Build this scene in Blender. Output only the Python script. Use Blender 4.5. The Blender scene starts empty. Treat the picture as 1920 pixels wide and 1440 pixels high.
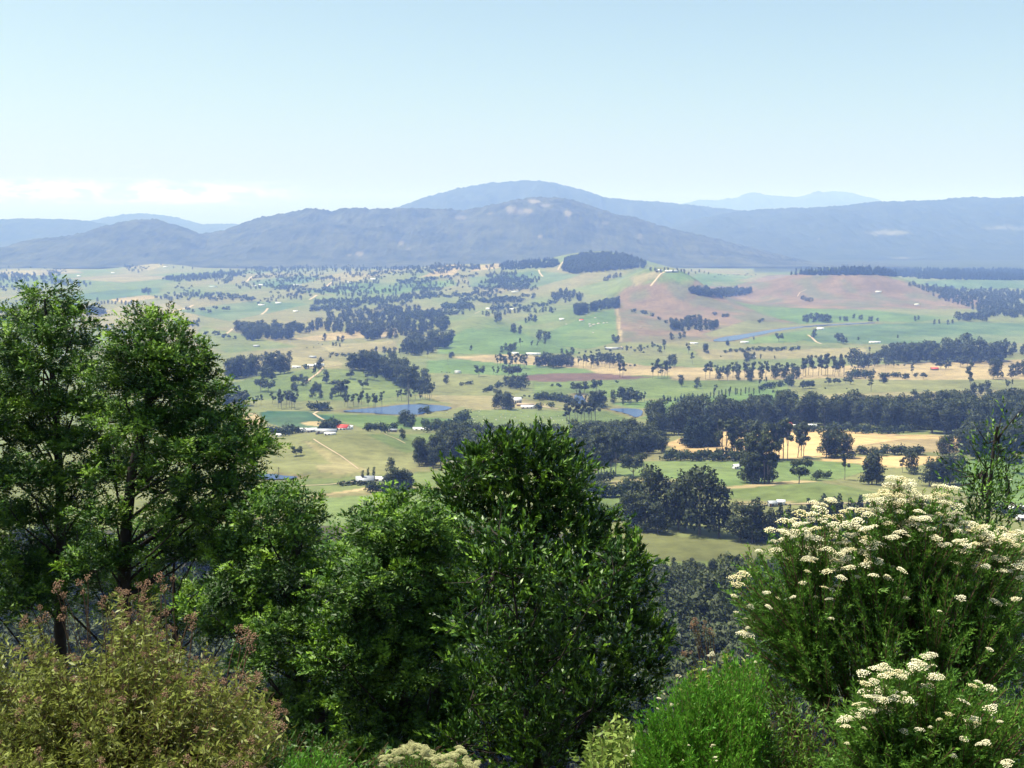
import bpy, math, random
import numpy as np
from mathutils import Vector, Matrix

random.seed(7)
rng = np.random.default_rng(11)
C = bpy.context.scene.collection
SC = bpy.context.scene

# ------------------------------------------------------------------ camera, sky, sun, exposure
PW, PH, FPX = 1920.0, 1440.0, 2059.0
PITCH = math.atan(290 / FPX)                       # horizon lies 290 photo pixels above the middle
cam = bpy.data.cameras.new('camera')
cam.sensor_fit = 'HORIZONTAL'
cam.sensor_width = 36.0
cam.lens = 36.0 * FPX / PW
cam.clip_start = 0.1
cam.clip_end = 200000
camo = bpy.data.objects.new('camera', cam)
C.objects.link(camo)
camo.location = (0, 0, 0)
camo.rotation_euler = (math.pi / 2 - PITCH, 0, 0)
SC.camera = camo

SUN_EL, SUN_AZ = math.radians(67), math.radians(-80)   # azimuth from +Y (view direction) towards +X
SUN_DIR = Vector((math.sin(SUN_AZ) * math.cos(SUN_EL), math.cos(SUN_AZ) * math.cos(SUN_EL), math.sin(SUN_EL)))
sun = bpy.data.lights.new('sun', 'SUN')
sun.energy = 4.9
sun.angle = math.radians(0.53)
sun.color = (1.0, 0.96, 0.89)
suno = bpy.data.objects.new('sun', sun)
C.objects.link(suno)
suno.rotation_euler = SUN_DIR.to_track_quat('Z', 'Y').to_euler()
suno.location = (0, 0, 50)

world = bpy.data.worlds.new('World')
SC.world = world
world.use_nodes = True
wn, wl = world.node_tree.nodes, world.node_tree.links
wn.clear()
w_out = wn.new('ShaderNodeOutputWorld')
w_bg = wn.new('ShaderNodeBackground')
w_sky = wn.new('ShaderNodeTexSky')
w_sky.sky_type = 'NISHITA'
w_sky.sun_disc = False
w_sky.sun_elevation = SUN_EL
w_sky.sun_rotation = SUN_AZ % (2 * math.pi)
w_sky.altitude = 300
w_sky.air_density = 1.0
w_sky.dust_density = 3.0
w_sky.ozone_density = 0.7
w_bg.inputs['Strength'].default_value = 0.1
# low cumulus bank near the horizon, on the left: white noise puffs over the sky colour
w_tc = wn.new('ShaderNodeTexCoord')
w_sep = wn.new('ShaderNodeSeparateXYZ')
wl.new(w_tc.outputs['Generated'], w_sep.inputs[0])
def wmath(op, a, b=None, c=None, clamp=False):
    n = wn.new('ShaderNodeMath')
    n.operation = op
    n.use_clamp = clamp
    for i, v in enumerate((a, b, c)):
        if v is None:
            continue
        if isinstance(v, (int, float)):
            n.inputs[i].default_value = v
        else:
            wl.new(v, n.inputs[i])
    return n.outputs[0]
w_map = wn.new('ShaderNodeMapping')
w_map.inputs['Scale'].default_value = (1.0, 1.0, 3.2)
wl.new(w_tc.outputs['Generated'], w_map.inputs[0])
w_noi = wn.new('ShaderNodeTexNoise')
w_noi.inputs['Scale'].default_value = 30.0
w_noi.inputs['Detail'].default_value = 7.0
w_noi.inputs['Roughness'].default_value = 0.62
wl.new(w_map.outputs[0], w_noi.inputs[0])
az = wmath('ARCTAN2', w_sep.outputs[0], w_sep.outputs[1])
w_az = wmath('MULTIPLY_ADD', az, -9.0, -1.6, True)         # only left of about -14 degrees
el = w_sep.outputs[2]
w_lo = wmath('MULTIPLY_ADD', el, 110.0, -2.2, True)
w_hi = wmath('MULTIPLY_ADD', el, -80.0, 3.5, True)
w_m = wmath('MULTIPLY', wmath('MULTIPLY', w_lo, w_hi), w_az)
w_c = wmath('MULTIPLY', wmath('MULTIPLY_ADD', w_noi.outputs['Fac'], 5.0, -2.15, True), w_m)
w_c = wmath('MULTIPLY', w_c, 0.9)
w_mix = wn.new('ShaderNodeMix')
w_mix.data_type = 'RGBA'
wl.new(w_c, w_mix.inputs[0])
wl.new(w_sky.outputs[0], w_mix.inputs[6])
w_mix.inputs[7].default_value = (11.0, 10.8, 10.2, 1)
w_tint = wn.new('ShaderNodeMix'); w_tint.data_type = 'RGBA'; w_tint.blend_type = 'MULTIPLY'
w_tint.inputs[0].default_value = 1.0
wl.new(w_mix.outputs[2], w_tint.inputs[6])
w_tint.inputs[7].default_value = (1.05, 1.10, 0.96, 1)      # the pale cyan cast of this summer sky
wl.new(w_tint.outputs[2], w_bg.inputs['Color'])
wl.new(w_bg.outputs[0], w_out.inputs['Surface'])

SC.view_settings.view_transform = 'Standard'
SC.view_settings.look = 'None'
SC.view_settings.gamma = 1.0
SC.view_settings.use_curve_mapping = False
SC.view_settings.exposure = 0.78
SC.render.engine = 'CYCLES'
SC.cycles.use_denoising = True
SC.cycles.max_bounces = 6
SC.cycles.diffuse_bounces = 1
SC.cycles.glossy_bounces = 2
SC.cycles.transmission_bounces = 3
SC.cycles.volume_bounces = 1
SC.cycles.sample_clamp_indirect = 6.0

# ------------------------------------------------------------------ small helpers
def tag(o, label=None, cat=None, group=None, kind=None):
    if label: o['label'] = label
    if cat: o['category'] = cat
    if group: o['group'] = group
    if kind: o['kind'] = kind
    return o

def empty(name, loc, label, cat, group=None):
    o = bpy.data.objects.new(name, None)
    C.objects.link(o)
    o.empty_display_size = 0.5
    o.location = loc
    return tag(o, label, cat, group)

def link(name, me, parent=None):
    o = bpy.data.objects.new(name, me)
    C.objects.link(o)
    if parent is not None:
        o.parent = parent
    return o

class MB:
    """collects vertices and faces; mesh() turns them into one mesh"""
    def __init__(self):
        self.v, self.q, self.t, self.c, self.n = [], [], [], [], 0
        self.nv, self.soft = [], False
    def add(self, v, quads=None, tris=None, tint=0.5, nv=None):
        v = np.asarray(v, float).reshape(-1, 3)
        self.nv.append(np.zeros_like(v) if nv is None else nv)
        self.soft |= nv is not None
        if quads is not None and len(quads): self.q.append(np.asarray(quads, int) + self.n)
        if tris is not None and len(tris): self.t.append(np.asarray(tris, int) + self.n)
        self.v.append(v)
        self.c.append(np.broadcast_to(np.asarray(tint, float), (len(v),)))
        self.n += len(v)
    def mesh(self, name, mat, smooth=False, origin=(0, 0, 0)):
        me = bpy.data.meshes.new(name)
        v = np.concatenate(self.v) - np.asarray(origin, float)
        q = np.concatenate(self.q) if self.q else np.zeros((0, 4), int)
        t = np.concatenate(self.t) if self.t else np.zeros((0, 3), int)
        nl = len(q) * 4 + len(t) * 3
        me.vertices.add(len(v)); me.loops.add(nl); me.polygons.add(len(q) + len(t))
        me.vertices.foreach_set('co', v.astype(np.float32).ravel())
        me.loops.foreach_set('vertex_index', np.concatenate([q.ravel(), t.ravel()]).astype(np.int32))
        ls = np.concatenate([np.arange(len(q)) * 4, len(q) * 4 + np.arange(len(t)) * 3]).astype(np.int32)
        me.polygons.foreach_set('loop_start', ls)
        if smooth:
            me.polygons.foreach_set('use_smooth', np.ones(len(q) + len(t), bool))
        a = me.attributes.new('tint', 'FLOAT', 'POINT')
        a.data.foreach_set('value', np.concatenate(self.c).astype(np.float32))
        me.materials.append(mat)
        me.update(calc_edges=True)
        if self.soft:          # leaves shade with the bough they sit on
            me.polygons.foreach_set('use_smooth', np.ones(len(q) + len(t), bool))
            me.normals_split_custom_set_from_vertices(np.concatenate(self.nv).astype(np.float32))
        return me
    def build(self, name, mat, parent=None, smooth=False, origin=(0, 0, 0)):
        return link(name, self.mesh(name, mat, smooth, origin), parent)

def nrm(a):
    return a / np.maximum(np.linalg.norm(a, axis=-1, keepdims=True), 1e-9)

def tube(mb, pts, radii, sides=6, tint=0.5):
    pts = np.asarray(pts, float); k = len(pts)
    radii = np.broadcast_to(np.asarray(radii, float), (k,))
    d = nrm(np.gradient(pts, axis=0))
    ref = np.array([0.31, 0.87, 0.39])
    u = nrm(np.cross(d, ref)); w = np.cross(d, u)
    a = np.arange(sides) * 2 * math.pi / sides
    v = pts[:, None] + radii[:, None, None] * (np.cos(a)[None, :, None] * u[:, None] + np.sin(a)[None, :, None] * w[:, None])
    i = np.arange(k - 1)[:, None] * sides; j = np.arange(sides)[None]
    jn = (j + 1) % sides
    q = np.stack([i + j, i + jn, i + sides + jn, i + sides + j], -1).reshape(-1, 4)
    mb.add(v.reshape(-1, 3), q, tint=tint)

def box(mb, x0, x1, y0, y1, z0, z1, tint=0.5):
    v = [(x, y, z) for z in (z0, z1) for y in (y0, y1) for x in (x0, x1)]
    mb.add(v, [(0, 2, 3, 1), (4, 5, 7, 6), (0, 1, 5, 4), (2, 6, 7, 3), (1, 3, 7, 5), (0, 4, 6, 2)], tint=tint)

def toward(S, D, N, soft):
    """turn each leaf so that its face looks the way the bough faces; shading normal between the two"""
    f = np.cross(S, D)
    sg = np.where((f * N).sum(-1, keepdims=True) < 0, -1.0, 1.0)
    return S * sg, nrm(nrm(N) * soft + nrm(f) * sg * (1 - soft))

def slim(mb, P, D, L, W, tint, rg, N=None, soft=.6):
    """one slim triangle per needle or pinna"""
    n = len(P)
    D = nrm(D); S = nrm(np.cross(D, nrm(rg.normal(size=(n, 3)))))
    nv = None
    if N is not None:
        S, nv = toward(S, D, N, soft); nv = np.repeat(nv, 3, 0)
    L = np.broadcast_to(np.asarray(L, float), (n,))[:, None]; W = np.broadcast_to(np.asarray(W, float), (n,))[:, None]
    m = P + D * L * .3
    v = np.stack([m - S * W * .5, m + S * W * .5, P + D * L], 1)
    mb.add(v.reshape(-1, 3), tris=np.arange(n * 3).reshape(n, 3), tint=np.repeat(tint, 3), nv=nv)

def leaves(mb, P, D, L, W, fold=0.25, tint=None, rg=None, N=None, soft=.6):
    """one folded diamond (two triangles) per leaf, from P along D"""
    rg = rg or rng
    n = len(P)
    if n == 0: return
    D = nrm(D)
    r = nrm(rg.normal(size=(n, 3)))
    S = nrm(np.cross(D, r)); nv = None
    if N is not None:
        S, nv = toward(S, D, N, soft); nv = np.repeat(nv, 4, 0)
    N = np.cross(S, D)
    L = np.broadcast_to(np.asarray(L, float), (n,))[:, None]
    W = np.broadcast_to(np.asarray(W, float), (n,))[:, None]
    m = P + D * L * 0.45 + N * W * fold
    v = np.stack([P, m + S * W * 0.5, P + D * L - N * L * 0.08, m - S * W * 0.5], 1)
    if tint is None:
        tint = np.clip(rg.normal(0.5, 0.2, n), 0, 1)
    q = np.arange(n * 4).reshape(n, 4)
    mb.add(v.reshape(-1, 3), q, tint=np.repeat(tint, 4), nv=nv)

# ------------------------------------------------------------------ materials
def new_mat(name):
    m = bpy.data.materials.new(name)
    m.use_nodes = True
    return m, m.node_tree.nodes, m.node_tree.links, m.node_tree.nodes['Principled BSDF']

def ramp_mat(name, cols, rough=0.6, spec=0.3, trans=0.0, noise=0.0, nscale=3.0, attr='tint'):
    """colour from the per-leaf tint attribute (and some noise), optional light passing through"""
    m, n, l, b = new_mat(name)
    at_ = n.new('ShaderNodeAttribute'); at_.attribute_name = attr
    fac = at_.outputs['Fac']
    if noise:
        tc = n.new('ShaderNodeTexCoord')
        no = n.new('ShaderNodeTexNoise'); no.inputs['Scale'].default_value = nscale; no.inputs['Detail'].default_value = 4
        l.new(tc.outputs['Object'], no.inputs[0])
        mx = n.new('ShaderNodeMath'); mx.operation = 'MULTIPLY_ADD'
        l.new(no.outputs['Fac'], mx.inputs[0]); mx.inputs[1].default_value = noise; l.new(fac, mx.inputs[2])
        sb = n.new('ShaderNodeMath'); sb.operation = 'SUBTRACT'; l.new(mx.outputs[0], sb.inputs[0]); sb.inputs[1].default_value = noise / 2
        fac = sb.outputs[0]
    r = n.new('ShaderNodeValToRGB')
    while len(r.color_ramp.elements) < len(cols): r.color_ramp.elements.new(0.5)
    for i, c in enumerate(cols):
        r.color_ramp.elements[i].position = i / max(1, len(cols) - 1)
        r.color_ramp.elements[i].color = (*c, 1)
    l.new(fac, r.inputs[0])
    l.new(r.outputs[0], b.inputs['Base Color'])
    b.inputs['Roughness'].default_value = rough
    b.inputs['Specular IOR Level'].default_value = spec
    if trans:
        t = n.new('ShaderNodeBsdfTranslucent')
        l.new(r.outputs[0], t.inputs['Color'])
        ms = n.new('ShaderNodeMixShader'); ms.inputs[0].default_value = trans
        l.new(b.outputs[0], ms.inputs[1]); l.new(t.outputs[0], ms.inputs[2])
        l.new(ms.outputs[0], n['Material Output'].inputs['Surface'])
    return m

def flat_mat(name, col, rough=0.8, var=0.15, scale=2.0, spec=0.3):
    m, n, l, b = new_mat(name)
    tc = n.new('ShaderNodeTexCoord')
    no = n.new('ShaderNodeTexNoise'); no.inputs['Scale'].default_value = scale; no.inputs['Detail'].default_value = 5
    l.new(tc.outputs['Object'], no.inputs[0])
    r = n.new('ShaderNodeValToRGB')
    r.color_ramp.elements[0].position = 0.25; r.color_ramp.elements[1].position = 0.75
    r.color_ramp.elements[0].color = (*[c * (1 - var) for c in col], 1)
    r.color_ramp.elements[1].color = (*[min(1, c * (1 + var)) for c in col], 1)
    l.new(no.outputs['Fac'], r.inputs[0]); l.new(r.outputs[0], b.inputs['Base Color'])
    b.inputs['Roughness'].default_value = rough
    b.inputs['Specular IOR Level'].default_value = spec
    return m

M = dict(
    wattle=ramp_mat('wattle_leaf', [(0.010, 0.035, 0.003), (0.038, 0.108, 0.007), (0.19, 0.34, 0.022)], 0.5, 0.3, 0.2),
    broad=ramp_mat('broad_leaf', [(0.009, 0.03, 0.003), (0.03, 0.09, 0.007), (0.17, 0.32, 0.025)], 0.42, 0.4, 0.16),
    olive=ramp_mat('olive_leaf', [(0.06, 0.055, 0.016), (0.13, 0.15, 0.024), (0.26, 0.31, 0.055)], 0.45, 0.35, 0.35),
    needle=ramp_mat('needle_leaf', [(0.026, 0.075, 0.01), (0.08, 0.19, 0.022), (0.19, 0.34, 0.045)], 0.5, 0.3, 0.35),
    fresh=ramp_mat('fresh_needle_leaf', [(0.04, 0.13, 0.01), (0.085, 0.25, 0.018), (0.17, 0.36, 0.035)], 0.5, 0.3, 0.28),
    yellowleaf=ramp_mat('yellow_green_leaf', [(0.05, 0.085, 0.016), (0.12, 0.19, 0.03), (0.26, 0.35, 0.07)], 0.45, 0.35, 0.3),
    seed=ramp_mat('dry_seed', [(0.14, 0.075, 0.045), (0.27, 0.165, 0.1), (0.42, 0.29, 0.19)], 0.8, 0.1, 0.1),
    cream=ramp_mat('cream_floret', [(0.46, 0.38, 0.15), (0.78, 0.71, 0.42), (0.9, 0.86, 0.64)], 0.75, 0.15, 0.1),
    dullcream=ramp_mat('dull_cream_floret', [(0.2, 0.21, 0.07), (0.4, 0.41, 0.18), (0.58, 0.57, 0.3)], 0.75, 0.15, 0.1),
    bark=flat_mat('dark_bark', (0.028, 0.022, 0.017), 0.9, 0.4, 9),
    stem=flat_mat('brown_stem', (0.13, 0.075, 0.045), 0.85, 0.4, 30),
    gumbark=flat_mat('gum_bark', (0.2, 0.17, 0.14), 0.85, 0.35, 3),
    gum=ramp_mat('gum_leaf', [(0.02, 0.032, 0.012), (0.046, 0.064, 0.023), (0.09, 0.11, 0.042)], 0.6, 0.25, 0.2),
    gumdark=ramp_mat('dark_gum_leaf', [(0.02, 0.034, 0.017), (0.045, 0.064, 0.03), (0.085, 0.10, 0.045)], 0.6, 0.25, 0.2),
    pine=ramp_mat('pine_needle', [(0.01, 0.022, 0.012), (0.02, 0.04, 0.02), (0.036, 0.06, 0.028)], 0.6, 0.25, 0.15),
    bushleaf=ramp_mat('bush_leaf', [(0.02, 0.034, 0.012), (0.04, 0.062, 0.02), (0.07, 0.1, 0.035)], 0.6, 0.25, 0.2),
    dirt=flat_mat('dirt_track', (0.37, 0.29, 0.2), 0.95, 0.2, 0.05),
    rock=flat_mat('pale_rock', (0.36, 0.32, 0.29), 0.9, 0.25, 0.02),
    white=flat_mat('white_paint', (0.8, 0.79, 0.76), 0.5, 0.05, 1),
    creamwall=flat_mat('cream_wall', (0.55, 0.5, 0.42), 0.8, 0.1, 1),
    greywall=flat_mat('grey_wall', (0.3, 0.3, 0.3), 0.8, 0.1, 1),
    brownwall=flat_mat('brown_wall', (0.16, 0.1, 0.07), 0.8, 0.15, 1),
    redroof=flat_mat('red_roof', (0.52, 0.07, 0.055), 0.6, 0.12, 1),
    tinroof=flat_mat('tin_roof', (0.72, 0.73, 0.74), 0.35, 0.06, 1, 0.6),
    greyroof=flat_mat('grey_roof', (0.32, 0.34, 0.37), 0.5, 0.1, 1, 0.5),
    greenroof=flat_mat('green_roof', (0.1, 0.22, 0.17), 0.5, 0.1, 1, 0.5),
    window=flat_mat('window_glass', (0.03, 0.035, 0.045), 0.1, 0.1, 1, 0.8),
    door=flat_mat('door_paint', (0.2, 0.1, 0.06), 0.6, 0.1, 1),
    wool=flat_mat('wool', (0.62, 0.58, 0.5), 0.95, 0.1, 4),
    hide=flat_mat('dark_hide', (0.045, 0.028, 0.02), 0.8, 0.2, 2),
    wood=flat_mat('weathered_wood', (0.2, 0.17, 0.14), 0.9, 0.2, 4),
)

# ------------------------------------------------------------------ terrain height
_cy, _sy = math.cos(PITCH), math.sin(PITCH)
def slope_of(row):
    return math.tan(math.atan((row - 720) / FPX) + PITCH)

# forward distance (m) -> photo row the bare ground shows at
PROF = [(380, 1200), (500, 1035), (620, 945), (880, 852), (1250, 782), (1700, 722), (2400, 662),
        (3300, 602), (4300, 562), (5800, 522), (7200, 500)]
ctrl = [(-30, 1.65), (0.0, 1.7), (4.0, 3.1), (6.5, 4.6), (15, 10.3), (30, 20.5), (100, 62), (220, 116), (300, 138)]
ctrl += [(d, d * slope_of(r)) for d, r in PROF]
ctrl += [(9000, 225), (20000, 215), (150000, 215)]
_k = np.array(ctrl)
_s = np.linspace(math.log(0.5), math.log(160000), 6000)
_raw = np.interp(np.exp(_s), _k[:, 0], _k[:, 1])
_ker = np.hanning(301); _ker /= _ker.sum()
_sm = np.convolve(np.pad(_raw, 150, mode='edge'), _ker, 'valid')
_near = np.clip((np.exp(_s) - 30) / 120, 0, 1)
_sm = _raw * (1 - _near) + _sm * _near
def base_z(y):
    return -np.interp(np.log(np.maximum(y, 0.5)), _s, _sm)

def _hash(ix, iy, seed):
    h = np.sin(ix * 127.1 + iy * 311.7 + seed * 74.7) * 43758.5453
    return h - np.floor(h)
def vnoise(x, y, seed=0):
    ix, iy = np.floor(x), np.floor(y)
    fx, fy = x - ix, y - iy
    fx = fx * fx * (3 - 2 * fx); fy = fy * fy * (3 - 2 * fy)
    a, b = _hash(ix, iy, seed), _hash(ix + 1, iy, seed)
    c, d = _hash(ix, iy + 1, seed), _hash(ix + 1, iy + 1, seed)
    return (a + (b - a) * fx) * (1 - fy) + (c + (d - c) * fx) * fy
def fbm(x, y, seed=0, oct=4, gain=0.5):
    s, a, t = 0, 1.0, 0
    for i in range(oct):
        s = s + a * (vnoise(x * 2 ** i, y * 2 ** i, seed + i * 13) - 0.5); t += a; a *= gain
    return s / t * 2

def xat(px, d):                      # world x of photo column px at forward distance d
    zc = d * _cy - float(base_z(np.array(d))) * _sy
    return (px - 960) / FPX * zc

# (column, distance, height m, half width px, half depth m)
HILLS = [(1125, 5350, 106, 165, 1100), (1135, 5500, 22, 80, 350), (1010, 5600, 30, 300, 900), (840, 5500, 40, 120, 800), (640, 5600, 12, 260, 700),
         (1545, 4650, 84, 105, 300), (1655, 4620, 52, 90, 280), (1395, 4420, -34, 42, 300), (1860, 4700, -14, 90, 500),
         (1222, 4000, 92, 70, 290), (1290, 3950, 28, 50, 240), (1300, 3900, 15, 60, 300),
         (900, 3050, 30, 55, 170), (1090, 3350, 18, 80, 300),
         (640, 1830, 24, 110, 150), (500, 1950, 6, 80, 150),
         (640, 930, 12, 110, 110), (1550, 652, 5.5, 110, 36), (1300, 735, 4, 120, 60), (1560, 960, 8, 160, 80),
         (250, 5200, 18, 300, 700), (1250, 650, 3, 60, 30), (290, 6900, 30, 60, 300), (1830, 5500, 25, 120, 500)]
_HX = [(xat(p, d), d, h, w / FPX * d, sd) for p, d, h, w, sd in HILLS]
PONDS = []                           # (polygon xy, z)

def poly_dist(x, y, poly):
    """signed distance, negative inside"""
    d2 = np.full(x.shape, 1e18); ins = np.zeros(x.shape, bool)
    n = len(poly)
    for i in range(n):
        (ax, ay), (bx, by) = poly[i], poly[(i + 1) % n]
        ex, ey = bx - ax, by - ay
        t = np.clip(((x - ax) * ex + (y - ay) * ey) / (ex * ex + ey * ey + 1e-9), 0, 1)
        d2 = np.minimum(d2, (x - ax - t * ex) ** 2 + (y - ay - t * ey) ** 2)
        if abs(ey) > 1e-12:
            c = ((ay > y) != (by > y)) & (x < (bx - ax) * (y - ay) / ey + ax)
            ins ^= c
    d = np.sqrt(d2)
    return np.where(ins, -d, d)

def H(x, y):
    x = np.asarray(x, float); y = np.asarray(y, float)
    z = base_z(y)
    for hx, hy, h, sx, sy in _HX:
        z = z + h * np.exp(-((x - hx) / sx) ** 2 * 0.9 - ((y - hy) / sy) ** 2 * 0.9)
    f = np.clip((y - 450) / 1500, 0, 1)
    far = np.clip((y - 9000) / 3000, 0, 1)
    z = z + f * (1 - far) * (9 * fbm(x / 620, y / 620, 3, 3) + 2.0 * fbm(x / 140, y / 140, 8, 2))
    z = z + np.clip((y - 200) / 200, 0, 1) * (1 - f) * 3.0 * fbm(x / 90, y / 90, 5, 2)
    for poly, pz in PONDS:
        xs = [p[0] for p in poly]; ys = [p[1] for p in poly]
        m = (x > min(xs) - 90) & (x < max(xs) + 90) & (y > min(ys) - 90) & (y < max(ys) + 90)
        if m.any():
            sd = poly_dist(x[m], y[m], poly)
            k = np.clip(1 - sd / 70, 0, 1); k = k * k * (3 - 2 * k)
            tgt = np.where(sd < 0, pz - 1.2, pz + 0.2 + np.maximum(sd, 0) * 0.02)
            zz = z[m]; z[m] = zz + (tgt - zz) * k
    return z

def ray(px, row):
    px = np.asarray(px, float); row = np.asarray(row, float)
    cx, cz = (px - 960) / FPX, -(row - 720) / FPX
    return np.stack([cx, _cy + cz * _sy, -_sy + cz * _cy], -1)     # forward, right, up turned down by PITCH

_T = np.concatenate([np.linspace(230, 700, 240, endpoint=False), np.geomspace(700, 30000, 700)])
def at(px, row):
    """photo pixels -> ground points (n,3)"""
    px = np.atleast_1d(np.asarray(px, float)); row = np.atleast_1d(np.asarray(row, float))
    d = ray(px, row); d = d / d[:, 1:2]
    hz = d[:, None, 2] * _T[None] - H(d[:, None, 0] * _T[None], np.broadcast_to(_T[None], (len(px), len(_T))).copy())
    under = hz < 0
    i = np.where(under.any(1), under.argmax(1), len(_T) - 1); i = np.maximum(i, 1)
    r = np.arange(len(px))
    a, b = hz[r, i - 1], hz[r, i]
    t = _T[i - 1] + (_T[i] - _T[i - 1]) * np.clip(a / (a - b + 1e-9), 0, 1)
    x = d[:, 0] * t
    return np.stack([x, t, H(x, t)], -1)

def P3(px, row, depth):
    """photo pixel at a given forward distance (for the plants on the near slope)"""
    d = ray(px, row); d = d / d[..., 1:2]
    return d * np.asarray(depth, float)[..., None]

def project(p):
    p = np.asarray(p, float)
    zc = p[..., 1] * _cy - p[..., 2] * _sy
    up = p[..., 1] * _sy + p[..., 2] * _cy
    return 960 + FPX * p[..., 0] / zc, 720 - FPX * up / zc

# ponds first: outline on a level plane, the ground dips to it
POND_PX = [
    ('pond', [(632, 771), (672, 767), (716, 763), (760, 758), (806, 758), (852, 763), (838, 769), (800, 773), (786, 778), (728, 777), (690, 774)]),
    ('pond', [(1138, 767), (1168, 765), (1206, 767), (1204, 779), (1192, 783), (1180, 777), (1158, 771)]),
    ('pond', [(1078, 739), (1090, 739), (1096, 748), (1102, 758), (1082, 757), (1076, 748)]),
    ('pond', [(478, 889), (512, 888), (532, 892), (560, 893), (556, 897), (520, 898), (478, 899)]),
    ('river', [(1330, 640), (1352, 632), (1400, 626), (1452, 617), (1510, 611), (1580, 607), (1640, 604), (1642, 606), (1560, 610), (1500, 614), (1456, 621), (1406, 632), (1370, 640)]),
]
POND_OUT = []
for nm, pts in POND_PX:
    g = at([p[0] for p in pts], [p[1] for p in pts])
    z0 = float(g[:, 2].mean())
    d = ray([p[0] for p in pts], [p[1] for p in pts])
    q = d * (z0 / d[:, 2:3])
    POND_OUT.append((nm, q[:, :2], z0))
for nm, q, z0 in POND_OUT:
    PONDS.append(([tuple(p) for p in q], z0))

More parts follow.
